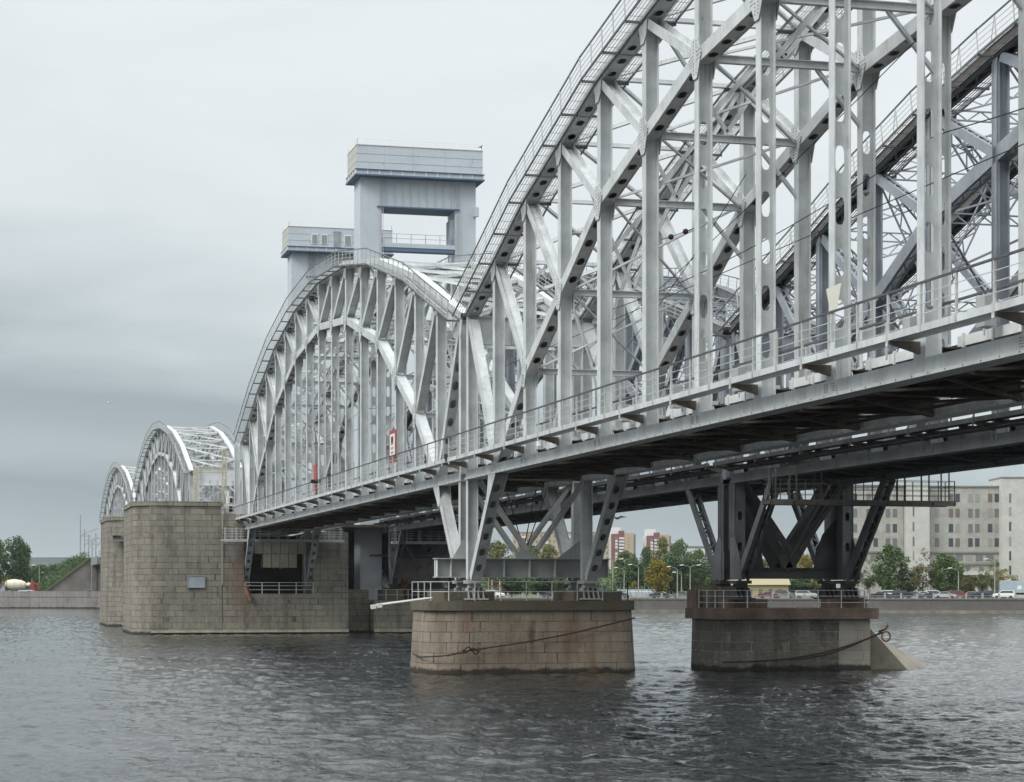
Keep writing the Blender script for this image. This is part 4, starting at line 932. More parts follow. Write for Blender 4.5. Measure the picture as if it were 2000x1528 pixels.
# ------------------------------------------------------------------ far bank
GZ = 2.95
bpx = [(-1500, 600), (-700, 560), (190, 528), (1235, 437), (2000, 415), (2700, 398), (4200, 380)]
BK = [P(a, d_, z=0) for a, d_ in bpx]
def bank(px):
    "depth of the quay edge seen at column px (linear in inverse depth)"
    for (a, d0), (b_, d1) in zip(bpx[:-1], bpx[1:]):
        if px <= b_: k = (px-a)/(b_-a); return 1/((1/d0)*(1-k)+(1/d1)*k)
    return bpx[-1][1]
GRASS = mat('short_grass', (.075, .10, .03), .95, var=.4, vscale=.15, col2=(.10, .095, .045))
ASPH = mat('asphalt', (.075, .075, .075), .9, var=.2, vscale=.2)
PAVE = mat('paving', (.24, .23, .215), .9, var=.15, vscale=.5)
mb = MB(); n = len(BK); far = [P(a*6-2500, 6500, z=0) for a, _ in bpx]
for i in range(n-1): mb.quad((BK[i].x, BK[i].y, GZ-.02), (BK[i+1].x, BK[i+1].y, GZ-.02), (far[i+1].x, far[i+1].y, GZ-.02), (far[i].x, far[i].y, GZ-.02))
struct(mb.build('ground', GRASS))
def strip(name, o0, o1, z, m, a0=-1400, a1=3600):
    mb = MB(); pts = [BK[0]+(BK[1]-BK[0])*.02]+BK[1:-1]+[BK[-1]]
    nn = []
    for i, p in enumerate(pts):
        d_ = (pts[min(i+1, len(pts)-1)]-pts[max(i-1, 0)]).normalized(); nn.append(V((-d_.y, d_.x, 0)))
    for i in range(len(pts)-1):
        a, b_ = pts[i]+nn[i]*o0, pts[i+1]+nn[i+1]*o0; c, d_ = pts[i+1]+nn[i+1]*o1, pts[i]+nn[i]*o1
        mb.quad((a.x, a.y, z), (b_.x, b_.y, z), (c.x, c.y, z), (d_.x, d_.y, z))
    return struct(mb.build(name, m))
strip('pavement', .3, 3.2, GZ+.11, PAVE); strip('road', 7.5, 24, GZ+.01, ASPH); strip('verge', 3.2, 7.5, GZ+.06, GRASS)
strip('lane_marking', 15.6, 15.8, GZ+.016, WHITE)
def wall_strip(name, label, cat, seg, z0, z1, th, m, off=0):
    b = MB(); b.uv = []
    run = 0
    for i in range(len(seg)-1):
        a, c = seg[i], seg[i+1]; d_ = (c-a).normalized(); nn = V((-d_.y, d_.x, 0)); L = (c-a).length
        a0, c0, a1, c1 = a+nn*off, c+nn*off, a+nn*(off+th), c+nn*(off+th)
        for (p, q) in ((a0, c0), (c1, a1)):
            b.quad((p.x, p.y, z0), (q.x, q.y, z0), (q.x, q.y, z1), (p.x, p.y, z1)); b.uv.append([(run, z0), (run+L, z0), (run+L, z1), (run, z1)])
        b.quad((a0.x, a0.y, z1), (c0.x, c0.y, z1), (c1.x, c1.y, z1), (a1.x, a1.y, z1)); b.uv.append([(run, 0), (run+L, 0), (run+L, th), (run, th)])
        run += L
    me = bpy.data.meshes.new(name); me.from_pydata(b.v, [], b.f); me.materials.append(m); ul = me.uv_layers.new(name='UVMap'); k = 0
    for q in b.uv:
        for c in q: ul.data[k].uv = c; k += 1
    o = bpy.data.objects.new(name, me); C.objects.link(o); return tag(o, label, cat)
ST_QR = stone('quay_dark_granite', (.15, .145, .14), (.125, .12, .118), (.10, .10, .10), 3.2, 1.3, (.12, .10, .07), bump=.2)
SPL = P(700, bank(700), z=0)
wall_strip('quay_wall', 'long pale granite quay wall at far left under the mixer truck', 'wall', [BK[0], BK[1], BK[2], SPL], -3, GZ-.05, .5, ST_BANK, .02)
wall_strip('quay_parapet', 'pale granite parapet along the quay at far left, in front of the mixer truck', 'parapet', [BK[0], BK[1], BK[2], P(330, bank(330), z=0)], GZ-.05, 4.38, .55, ST_BANK, -.06)
wall_strip('quay_wall', 'dark grey quay wall on the right beneath the parked cars', 'wall', [SPL, BK[3], BK[4], BK[5]], -3, GZ-.25, .5, ST_QR, .25)
wall_strip('quay_coping', 'thin pale stone coping on top of the dark quay wall, under the bollards', 'coping', [SPL, BK[3], BK[4], BK[5]], GZ-.25, GZ+.1, .6, PAVE and ST_BANK, .1)
wall_strip('quay_footing', 'narrow pale ledge with dark face just above the water at the right bank', 'ledge', [SPL, BK[3], BK[4], BK[5]], -3, .62, 1.2, mat('ledge_concrete', (.20, .19, .15), .9, var=.4, vscale=.6), -.9)
# approach embankment of the railway
em = empty('railway_embankment', '', '', (0, 0, 0)); del em['label']; del em['category']; em['kind'] = 'structure'
tr = [(13.0, GZ), (26.5, 13.1), (52.5, 13.1), (66, GZ)]
mb = MB(); mb.poly([(x, 548, z) for x, z in tr], (0, .5, 0)); mb.build('paved_end', mat('grey_slope_paving', (.22, .20, .18), .9, var=.3, vscale=.3), em)
mb = MB(); mb.poly([(x, 548.5, z) for x, z in tr], (0, 500, 0)); mb.build('grassy_bank', mat('embankment_grass', (.085, .105, .045), .95, var=.5, vscale=.3, col2=(.11, .10, .06)), em)
mb = MB(); mb.poly([(12.4, 547.6, GZ), (13.6, 547.6, GZ), (26.8, 547.6, 13.1), (25.9, 547.6, 13.15)], (0, 1.2, 0)); mb.build('grassy_edge', MATS['embankment_grass'], em)
ab = empty('abutment', 'grey bridge abutment columns at the far left end of the bridge', 'abutment')
mb = MB(); mb.box(26.4, 53, 517.5, 548, 11.0, 13.0); mb.build('abutment_beam', CONC, ab)
for x_ in (26.9, 28.5, 36, 44.5, 51.5): mb = MB(); mb.box(x_-.5, x_+.5, 542, 545, GZ, 11.0); mb.build('column', CONC, ab)
# ------------------------------------------------------------------ trees
def leafmat(name, c1, c2, c3):
    m = bpy.data.materials.new(name); m.use_nodes = True; t = m.node_tree; b = t.nodes['Principled BSDF']; l = t.links
    b.inputs['Roughness'].default_value = .8; b.inputs['Specular IOR Level'].default_value = .15
    g = nd('ShaderNodeNewGeometry', t); r = nd('ShaderNodeValToRGB', t); l.new(g.outputs['Random Per Island'], r.inputs[0]); e = r.color_ramp
    e.elements[0].color = (*c1, 1); e.elements[1].color = (*c3, 1); q = e.elements.new(.5); q.color = (*c2, 1)
    l.new(r.outputs[0], b.inputs['Base Color']); return m
LM = {'dark': leafmat('dark_leaves', (.035, .068, .03), (.06, .105, .042), (.10, .15, .06)),
      'mid': leafmat('green_leaves', (.055, .095, .035), (.095, .145, .05), (.15, .20, .075)),
      'olive': leafmat('olive_leaves', (.09, .11, .04), (.15, .165, .06), (.21, .21, .08)),
      'yellow': leafmat('yellow_leaves', (.13, .11, .02), (.22, .18, .03), (.30, .24, .05)),
      'brown': leafmat('thin_brown_leaves', (.09, .07, .03), (.14, .11, .05), (.12, .13, .05))}
BARK = mat('bark', (.07, .055, .04), .95, var=.3)
def tree_proto(kind, shape, nleaf, seed, size=.42):
    "unit tree 10 m tall, crown about 6 m wide: trunk with limbs, crown of leaf clumps"
    rnd = random.Random(seed); tr = MB(); tips = []
    def limb(p, d, L, r, lev):
        pts = [p]; q = p.copy(); dd = d.copy()
        for k in range(3):
            dd = (dd+V((rnd.uniform(-.18, .18), rnd.uniform(-.18, .18), .08))).normalized(); q = q+dd*L/3; pts.append(q.copy())
        tr.tube(pts, [r, r*.8, r*.62, r*.45], 5); tips.append((q, lev))
        if lev < 2:
            for k in range(4 if lev == 0 else 3):
                a = rnd.uniform(0, 6.28); t_ = rnd.choice(pts[1:]); up_ = rnd.uniform(.5, 1.2) if shape != 'wide' else rnd.uniform(.2, .7)
                limb(t_, V((math.cos(a), math.sin(a), up_)).normalized(), L*rnd.uniform(.45, .7), r*.5, lev+1)
    limb(V((0, 0, 0)), V((0, 0, 1)), 4.2 if shape != 'column' else 6, .22, 0)
    lf = MB(); clumps = []
    for i in range(46 if shape != 'thin' else 20):
        u = rnd.random(); z = 1.7+u*8.0
        prof = {'round': math.sin(min(1, max(.08, (z-1.4)/8.6))*math.pi)**.6*3.0, 'wide': math.sin(min(1, max(.1, (z-1.8)/8.0))*math.pi)**.5*3.3, 'column': 1.9*(1-abs(u-.45)*.9), 'thin': math.sin(min(1, max(.1, (z-2)/8.2))*math.pi)**.8*2.5, 'cone': 2.6*(1-u)**.7+.3}[shape]
        a = rnd.uniform(0, 6.28); rr = prof*math.sqrt(rnd.uniform(.15, 1)); clumps.append((V((math.cos(a)*rr, math.sin(a)*rr, z)), rnd.uniform(.7, 1.45)*(.8 if shape == 'thin' else 1)))
    for q, lev in tips:
        if lev >= 1: clumps.append((q, rnd.uniform(.5, .9)))
    for k in range(nleaf):
        c, s = clumps[k % len(clumps)] if rnd.random() < .85 else rnd.choice(clumps)
        d = V((rnd.gauss(0, 1), rnd.gauss(0, 1), rnd.gauss(0, .8))); d = d.normalized()*s*rnd.uniform(.35, 1)**.6
        p = c+d; u = V((rnd.uniform(-1, 1), rnd.uniform(-1, 1), rnd.uniform(-.6, .6))).normalized(); w = u.cross(V((rnd.uniform(-1, 1), rnd.uniform(-1, 1), rnd.uniform(-1, 1)))).normalized()
        a = size*rnd.uniform(.5, 1.1); lf.quad(p-u*a*.5, p+w*a*.35, p+u*a*.5, p-w*a*.35)
    return tr, lf, LM[kind]
PROTO = {}
def tree(kind, shape, px, depth, ytop, wpx, label, name='tree', base=GZ, group='trees on the far bank'):
    key = (kind, shape)
    H = hgt(ytop, depth)-base; Wd = wpx*depth/F_PX
    r_ = empty(name, label, 'tree', P(px, depth, z=base), random.uniform(0, 6), group)
    r_.scale = (Wd/6.0, Wd/6.0, H/10.0)
    if key not in PROTO:
        trk, lf, m = tree_proto(kind, shape, {'thin': 2200, 'cone': 4500}.get(shape, 8000), len(PROTO)+3, .5 if shape != 'thin' else .4)
        a = trk.build('trunk', BARK, r_); b_ = lf.build('crown', m, r_); PROTO[key] = (a.data, b_.data)
    else:
        for nm, me in zip(('trunk', 'crown'), PROTO[key]): o = bpy.data.objects.new(nm, me); C.objects.link(o); o.parent = r_
    return r_
TR = [
 ('dark', 'round', 30, 575, 1052, 56, 'big dense dark green tree behind the mixer truck at far left'),
 ('dark', 'round', 40, 590, 1062, 40, 'dark green tree merging into the right side of the big one at far left'),
 ('mid', 'round', -8, 580, 1050, 34, 'green tree cut off by the left picture edge'),
 ('mid', 'wide', 78, 640, 1106, 44, 'low green tree behind the truck, right of the big dark one'),
 ('dark', 'wide', 108, 660, 1104, 40, 'low dark tree left of the railway embankment'),
 ('olive', 'wide', 138, 690, 1094, 34, 'olive bush like tree standing on the embankment side'),
 ('mid', 'wide', 60, 700, 1108, 40, 'small hazy green tree at the foot of the long grey block'),
 ('olive', 'wide', 975, 640, 1062, 70, 'broad olive tree seen between the struts over the girder, left one'),
 ('mid', 'wide', 1030, 660, 1070, 60, 'green tree behind the V shaped rods over the girder'),
 ('olive', 'wide', 1075, 650, 1068, 56, 'olive tree right of the V shaped rods'),
 ('dark', 'round', 1000, 520, 1126, 60, 'dark shrubby tree seen below the girder behind the red traffic lights'),
 ('dark', 'round', 1060, 525, 1124, 60, 'dark shrubby tree under the girder, mid opening'),
 ('mid', 'round', 1110, 520, 1122, 56, 'green shrubby tree under the girder near its right bearing'),
 ('mid', 'round', 1222, 640, 1078, 46, 'green tree in front of the first red and tan tower block'),
 ('dark', 'round', 1238, 560, 1092, 40, 'dark tree behind the double street lamp'),
 ('dark', 'cone', 1262, 640, 1066, 40, 'pointed dark tree between the two tower blocks'),
 ('olive', 'round', 1292, 660, 1056, 42, 'tall olive tree covering the foot of the second tower block'),
 ('mid', 'round', 1326, 660, 1056, 40, 'tall light green tree left of the white building'),
 ('dark', 'round', 1310, 560, 1086, 60, 'dark tree behind the yellow autumn tree'),
 ('dark', 'wide', 1352, 560, 1092, 50, 'dark green tree beneath the white building'),
 ('mid', 'wide', 1362, 600, 1078, 44, 'green tree in front of the white building'),
 ('yellow', 'round', 1286, 470, 1096, 44, 'golden yellow autumn tree behind the black car'),
 ('yellow', 'wide', 1238, 500, 1136, 12, 'small bright orange autumn bush beside the hoarding'),
 ('mid', 'wide', 1395, 600, 1090, 50, 'green tree behind the old pier post'),
 ('olive', 'round', 1480, 640, 1076, 60, 'olive tree seen between the V struts of the old pier'),
 ('yellow', 'round', 1580, 560, 1086, 50, 'yellowish tree seen through the right V of the old pier'),
 ('mid', 'wide', 1508, 520, 1130, 40, 'green tree beside the low yellow building'),
 ('dark', 'wide', 1570, 515, 1128, 64, 'dark green tree under the old cross frame'),
 ('olive', 'wide', 1612, 500, 1124, 50, 'olive tree left of the old right bearing'),
 ('mid', 'thin', 1695, 452, 1092, 44, 'thin green tree at the left end of the pale office block'),
 ('mid', 'round', 1740, 450, 1066, 58, 'full green tree in front of the office block, left of the bare one'),
 ('brown', 'thin', 1802, 446, 1074, 54, 'half bare brownish tree in front of the office block'),
 ('mid', 'round', 1846, 446, 1084, 60, 'rounded green tree right of the half bare tree'),
 ('brown', 'thin', 1898, 452, 1104, 48, 'thin brownish tree by the office entrance'),
 ('olive', 'thin', 1940, 448, 1092, 34, 'thin olive tree beside the tall lamp post'),
 ('yellow', 'thin', 1964, 452, 1112, 56, 'yellowish spreading tree in front of the stair tower'),
 ('olive', 'thin', 1664, 460, 1100, 40, 'thin olive tree at the far left end of the office block, beside the old pier'),
 ('dark', 'wide', 1772, 470, 1112, 44, 'low dark tree before the left stair tower, between the full green and bare trees'),
 ('olive', 'wide', 1872, 472, 1118, 40, 'low olive tree right of the rounded green one'),
 ('mid', 'thin', 1918, 470, 1108, 36, 'thin green tree left of the tall dark lamp post'),
 ('mid', 'round', 2040, 450, 1090, 60, 'green tree just beyond the right picture edge'),
]
for a in TR: tree(*a)
# distant wood closing the horizon
def wood(name, x0, x1, depth, ytop, n, seed):
    rnd = random.Random(seed); mb = MB()
    for k in range(n):
        px = rnd.uniform(x0, x1); dp = depth+rnd.uniform(-25, 40); ht = (hgt(ytop, depth)-GZ)*rnd.uniform(.45, 1)*(.8+.2*math.sin(px*.09)); p = P(px, dp, z=GZ+ht*rnd.random()**.7)
        u = V((rnd.uniform(-1, 1), rnd.uniform(-1, 1), rnd.uniform(-.6, .6))).normalized(); w = u.cross(V((rnd.uniform(-1, 1), rnd.uniform(-1, 1), rnd.uniform(-1, 1)))).normalized(); s = rnd.uniform(.5, 1.2)
        mb.quad(p-u*s, p+w*s*.7, p+u*s, p-w*s*.7)
    struct(mb.build(name, LM['mid']), 'stuff')
wood('distant_woods', 900, 1680, 760, 1098, 9000, 3); wood('distant_shrubbery', -150, 190, 760, 1118, 4000, 4)
rnd = random.Random(8); mb = MB()
for k in range(20000):
    f = rnd.random(); yv = 551+rnd.random()**1.6*150; x = 12.5+13.2*f; z = GZ+(x-13)*.75; c = V((x+rnd.gauss(0, .5), yv, z+rnd.random()**1.5*(1.0+1.8*(.5+.5*math.sin(yv*.35+x)))*(.35 if yv < 556 else 1)))
    u = V((rnd.uniform(-1, 1), rnd.uniform(-1, 1), rnd.uniform(-.6, .6))).normalized(); w = u.cross(V((rnd.uniform(-1, 1), rnd.uniform(-1, 1), rnd.uniform(-1, 1)))).normalized(); s = rnd.uniform(.12, .3)
    mb.quad(c-u*s, c+w*s*.7, c+u*s, c-w*s*.7)
struct(mb.build('slope_bushes', LM['dark']), 'stuff')
# ------------------------------------------------------------------ buildings
def bld(name, label, px0, depth, cat='building', base=GZ, group=None):
    return empty(name, label, cat, P(px0, depth, z=base), -TH, group)
def wins(root, xs, zs, w, h, m=PANE, y=-.06, name='window', frame=None):
    me = None
    for x in xs:
        for z in zs:
            if me is None:
                mb = MB(); mb.box(0, w, 0, .08, 0, h); o = mb.build(name, m, root); me = o.data
                if frame: pass
            else: o = bpy.data.objects.new(name, me); C.objects.link(o); o.parent = root
            if m is WN: o.material_slots[0].link = 'OBJECT'; o.material_slots[0].material = random.choice(WNS)
            o.location = (x, y, z)
OFF = stone('office_limestone', (.46, .455, .42), (.39, .385, .355), (.31, .305, .28), 1.6, .55, (.33, .29, .22), bump=.2, msize=.01)
OFF2 = mat('pale_limestone', (.53, .525, .485), .9, var=.15, vscale=.5, streak=.3, dirt=(.4, .35, .27))
WN = mat('office_window', (.10, .115, .12), .25, var=.5, vscale=.25, col2=(.20, .20, .19))
WNS = [WN, WN, mat('dark_office_glass', (.06, .07, .075), .15, spec=.6), mat('curtained_window', (.30, .29, .26), .5), mat('brown_blind_window', (.17, .14, .12), .5)]
k_ = 480/F_PX
ob = bld('office_building', 'long pale limestone office block with stair towers at the right, behind the parked cars', 1640, 480)
X_ = lambda px: (px-1640)*k_
Z_ = lambda py: hgt(py, 480)-GZ
def uvbox(name, m, x0, x1, y0, y1, z0, z1, parent): return outline_solid(name, m, rrect(x0, x1, y0, y1, 0), z0, z1, 0, parent)
uvbox('wall', OFF, 0, X_(1765), 0, 16, -.5, Z_(951.5), ob)
uvbox('wall', OFF, X_(1816), X_(1951), 0, 16, -.5, Z_(952), ob)
uvbox('wall', OFF, X_(2000), X_(2250), 0, 16, -.5, Z_(940), ob)
uvbox('stair_tower', OFF2, X_(1766), X_(1812), -2.2, 10, -.5, Z_(946), ob)
uvbox('stair_tower', OFF2, X_(1951), X_(1999), -3.2, 10, -.5, Z_(935), ob)
for a, b_, z in ((0, X_(1765), 951.5), (X_(1816), X_(1951), 952)):
    mb = MB(); mb.box(a-.1, b_+.1, -.25, 16, Z_(z), Z_(z)+.35); mb.build('cornice', CONC, ob)
mb = MB(); mb.box(X_(1951)-.15, X_(1999)+.15, -3.4, 10, Z_(935), Z_(935)+.25); mb.build('cornice', CONC, ob)
mb = MB(); mb.box(X_(1812), X_(1816), .5, .7, 0, Z_(952)); mb.build('drain_recess', OLD, ob)
rows = [981, 1010.5, 1040, 1068]
for c_ in (1665.5, 1692, 1706, 1730, 1743.5, 1826, 1853, 1866, 1891, 1904.5, 1929.5, 1942.5):
    wins(ob, [X_(c_)], [Z_(r_) for r_ in rows], 1.0, 1.95, WN)
wins(ob, [X_(c_) for c_ in (1828, 1848, 1867, 1886, 1906, 1926)], [Z_(1096)], 1.6, 1.45, WN); wins(ob, [X_(c_) for c_ in (1660, 1680, 1700, 1720, 1740)], [Z_(1096)], 1.6, 1.45, WN)
wins(ob, [X_(c_) for c_ in (1878, 1886, 1912, 1930)], [Z_(1128)], .8, 2.4, WN)
for py in (1012, 1041, 1070, 1098, 1126): wins(ob, [X_(1964.5)], [Z_(py-3)], .45, 2.1, WN, y=-3.26); wins(ob, [X_(1779)], [Z_(py-3)], .35, 2.1, WN, y=-2.26)
wins(ob, [X_(1964.5)], [Z_(983)], .45, 2.1, WN, y=-3.26)
mb = MB(); mb.box(0, X_(1765), -.3, 0, Z_(1080), Z_(1080)+.4); mb.box(X_(1816), X_(1951), -.3, 0, Z_(1081), Z_(1081)+.4); mb.box(X_(1816), X_(1951), -.5, 0, Z_(1103), Z_(1103)+.5); mb.build('string_course', CONC, ob)
for c_ in (1869, 1900, 1926): mb = MB(); mb.box(X_(c_), X_(c_)+.6, -2.5, -1.9, 0, 5.2); mb.build('porch_pillar', OFF2, ob)
mb = MB(); mb.box(X_(1866), X_(1934), -2.8, 0, 5.2, 6.1); mb.build('porch_roof', OFF2, ob)
mb = MB(); mb.box(X_(1872), X_(1898), -.1, 0, 0, 3.6); mb.build('entrance', BLACK, ob)
TAN = mat('tan_brick', (.43, .34, .245), .9, var=.15, vscale=.1); REDB = mat('red_brick', (.20, .085, .075), .9, var=.15, vscale=.1); WHB = mat('white_render', (.66, .67, .67), .8); 
FW_ = mat('far_window', (.16, .17, .18), .4); BAL = mat('white_balcony', (.62, .63, .62), .7)
def towerblock(label, px, dy, depth=1300):
    r_ = bld('apartment_tower', label, px, depth, group='red and tan tower blocks'); k = depth/F_PX
    X = lambda a: a*k
    Z = lambda py: hgt(py+dy, depth)-GZ
    def bx(nm, m, a, b_, zt, y0=0, y1=18, z0=-1): mb = MB(); mb.box(X(a), X(b_), y0, y1, z0, Z(zt)); return mb.build(nm, m, r_)
    bx('stair_wall', WHB, 0, 4, 1043, 2); bx('red_wall', REDB, 3.5, 30, 1043); bx('tan_wall', TAN, 29, 48, 1041.5, -1.5); bx('corner_wall', REDB, 48, 51, 1043.5, 1)
    bx('lift_room', WHB, 2, 22, 1030, 4, 14); bx('red_parapet', REDB, 18, 29, 1037, -.5, 12)
    for i in range(15):
        z = Z(1053+i*6.2)
        if z < 2: break
        wins(r_, [X(11)], [z], 1.6, 1.5, BAL if i % 4 else FW_); 
        mb = MB(); mb.box(X(18.5), X(28.5), -1.6, -.1, z-.2, z+1.0); mb.build('balcony', BAL, r_)
        mb = MB(); mb.box(X(18.5), X(28.5), -.14, -.05, z+1.1, z+1.8); mb.build('window', FW_, r_)
        wins(r_, [X(36)], [z], .8, .8, FW_, y=-1.6); wins(r_, [X(46.6)], [z], 1.1, 1.4, FW_, y=-1.6)
    return r_
towerblock('left one of two red and tan tower blocks with white lift rooms', 1190.5, 0)
towerblock('right one of two red and tan tower blocks with white lift rooms', 1259.5, 3.5)
def slab_block(name, label, px0, px1, ytop, depth, wall, nx, pitch, winm, wfrac=.5, balc=False, cap=None):
    r_ = bld(name, label, px0, depth); k = depth/F_PX; Wd = (px1-px0)*k; H = hgt(ytop, depth)-GZ
    mb = MB(); mb.box(0, Wd, 0, 14, -1, H); mb.build('wall', wall, r_)
    mb = MB(); mb.box(-.3, Wd+.3, -.3, 14.3, H, H+.6); mb.build('roof_edge', cap or CONC, r_)
    n = int((H-2)/pitch); dx = Wd/nx
    for j in range(n):
        z = H-pitch*(j+1)+.7
        if z < 1 or nx*n > 200 and z < 6: continue
        wins(r_, [dx*(i+.5-wfrac/2) for i in range(nx)], [z], dx*wfrac, pitch*.5, winm)
        if balc:
            for i in range(2, nx, 5): mb = MB(); mb.box(dx*i, dx*(i+1.2), -1.2, -.1, z-.5, z+.7); mb.build('balcony', BAL, r_)
    return r_
slab_block('apartment_block', 'long tan apartment block with white balconies behind the V rods and girder', 1001, 1190, 1041, 1250, TAN, 22, 3.4, FW_, .4, True)
slab_block('white_building', 'white building with flat roof left of the old pier, above the trees', 1341, 1392, 1070, 820, WHB, 9, 3.6, FW_, .35)
slab_block('brick_building', 'distant dark red stepped building between the V struts of the old pier', 1508, 1570, 1062, 1500, REDB, 14, 4.0, BAL, .4)
slab_block('apartment_block', 'long low grey apartment block on the horizon behind the left trees', 50, 172, 1090, 1500, mat('hazy_grey_wall', (.21, .24, .26), .9, var=.2, vscale=.05), 26, 4.2, FW_, .45, cap=OLD)
yb = bld('low_building', 'low yellow building with pitched roof under the old cross frame', 1432, 505); mb = MB(); k = 505/F_PX
mb.box(0, 108*k, 0, 10, -.5, 3.0); mb.build('wall', mat('yellow_wall', (.42, .36, .20), .9, var=.1), yb)
mb = MB(); mb.poly([(-.5, -.6, 3.0), (-.5, 10.6, 3.0), (-.5, 5, 5.3)], (108*k+1, 0, 0)); mb.build('roof', mat('pale_roof', (.33, .29, .18), .8), yb)
wins(yb, [1.4+i*2.4 for i in range(5)], [.9], .9, 1.1, FW_)
hb = bld('hoarding', 'pale blue hoarding with white top rail behind the black parked car', 1205, 492, 'hoarding'); k = 492/F_PX
mb = MB(); mb.box(0, 90*k, 0, .1, .1, 1.9); mb.build('panels', mat('pale_blue_sheet', (.42, .48, .56), .6, var=.1), hb)
mb = MB(); mb.box(0, 90*k, -.05, .12, 1.2, 1.45); mb.build('white_band', WHITE, hb)
for i in range(8): mb = MB(); mb.box(i*1.5-.04, i*1.5+.04, -.12, -.05, -.2, 2.5); mb.build('fence_post', OLD, hb)
# ------------------------------------------------------------------ street furniture
def bank_pt(px, off, z=GZ):
    p = P(px, bank(px), z=0); q = P(px+6, bank(px+6), z=0); d_ = (q-p).normalized(); r_ = P(px, bank(px)+off*.92, z=0); r_.z = z; return r_, math.atan2(d_.y, d_.x)
first = None; px = 905.0; j = 0
mats_b = mat('bollard_granite', (.36, .34, .29), .9, var=.2)
while px < 2060:
    p, rz = bank_pt(px, .55, GZ+.1)
    if not (1232 > px > 1190 and False):
        if first is None:
            first = empty('bollard', 'squat granite bollard on the right hand quay edge, one of an even row carrying rails', 'bollard', p, rz, 'granite bollards along the right hand quay')
            mb = MB(); mb.box(-.19, .19, -.19, .19, 0, .95); mb.poly([(-.19, -.19, .95), (.19, -.19, .95), (.19, .19, .95), (-.19, .19, .95)], (0, 0, .01)); mb.obox((0, 0, 1.0), 0, 0, V((.15, 0, 0)), V((0, .15, 0)), V((0, 0, .06))); mb.build('post', mats_b, first)
            mb = MB(); mb.tube([(.19, 0, .55), (3.1, 0, .55)], .03, 5); mb.tube([(.19, 0, .25), (3.1, 0, .25)], .03, 5); mb.build('rail', OLD, first)
        else: bo = dup(first, p, rz)
        for lim, tx in ((1190, 'granite bollard on the quay edge seen under the big girder, through the near pier railing'), (1345, 'granite bollard on the quay edge in the gap between the two piers'), (1715, 'granite bollard on the quay edge seen through the old pier railing'), (1880, 'granite bollard before the dark cars below the office block windows'), (9999, 'granite bollard on the quay edge near the white off road car')):
            if px < lim: (first if j == 0 else bo)['label'] = tx; break
    px += 3.3/(bank(px)/F_PX); j += 1
def lamp(px, depth, ytop, label, arms=1, dirn=-1):
    H = hgt(ytop, depth)-GZ; r_ = empty('street_lamp', label, 'street lamp', P(px, depth, z=GZ), -TH, 'street lamps on the far bank')
    mb = MB(); mb.tube([(0, 0, 0), (0, 0, H*.6), (0, 0, H-.6)], [.13, .1, .07], 8); mb.build('pole', mat('lamp_pole', (.34, .34, .29), .6, var=.15), r_)
    for s in ([dirn] if arms == 1 else [-1, 1]):
        mb = MB(); mb.tube([(0, 0, H-.7), (s*.3, 0, H-.3), (s*1.5, 0, H)], .05, 6); mb.build('arm', MATS['lamp_pole'], r_)
        mb = MB(); mb.obox((s*1.85, 0, H+.03), 0, 0, V((.42, 0, .05)), V((0, .16, 0)), V((0, 0, .1))); mb.build('lamp_head', WHITE, r_)
for a in ((1197, 450, 1092, 'double armed street lamp at the right end of the near pier railing', 2), (1219, 470, 1109, 'single street lamp right of the double armed one'), (1247, 465, 1103, 'tall single street lamp behind the hoarding', 1, -1), (1323, 455, 1107, 'single street lamp with long arm left of the old pier'), (1348, 450, 1104, 'pale lamp post touching the left side of the old pier', 2), (1331, 520, 1118, 'far thin street lamp between the two beside the old pier'),
          (1259, 560, 1108, 'far double armed street lamp above the yellow tree', 2), (1872, 440, 1110, 'thin lamp post in front of the green tree by the office block'), (1943, 428, 1092, 'tall dark lamp post left of the white van', 1, -1), (954, 620, 1102, 'distant lamp seen over the left end of the girder', 2), (62, 600, 1103, 'street lamp behind the mixer truck'), (77, 620, 1104, 'street lamp right of the truck cab, before the long grey block'), (5, 600, 1103, 'street lamp at the left picture edge')):
    lamp(*a)
def traffic(px, label):
    r_ = empty('traffic_light', label, 'traffic light', P(px, 455, z=GZ), -TH)
    mb = MB(); mb.tube([(0, 0, 0), (0, 0, 4.0)], .07, 6); mb.build('pole', WHITE, r_)
    mb = MB(); mb.box(.35, .7, -.12, .12, 2.6, 3.7); mb.beam((0, 0, 3.1), (.4, 0, 3.1), .05, .05); mb.build('signal_head', BLACK, r_)
    mb = MB(); mb.obox((-.15, -.12, 2.6), 0, 0, V((.22, 0, 0)), V((0, .02, 0)), V((0, 0, .22))); mb.build('red_disc', mat('red_glow_plate', (.6, .04, .04), .5), r_)
traffic(961, 'white traffic light pole, left one of two seen under the girder'); traffic(976, 'white traffic light pole, right one of two seen under the girder')
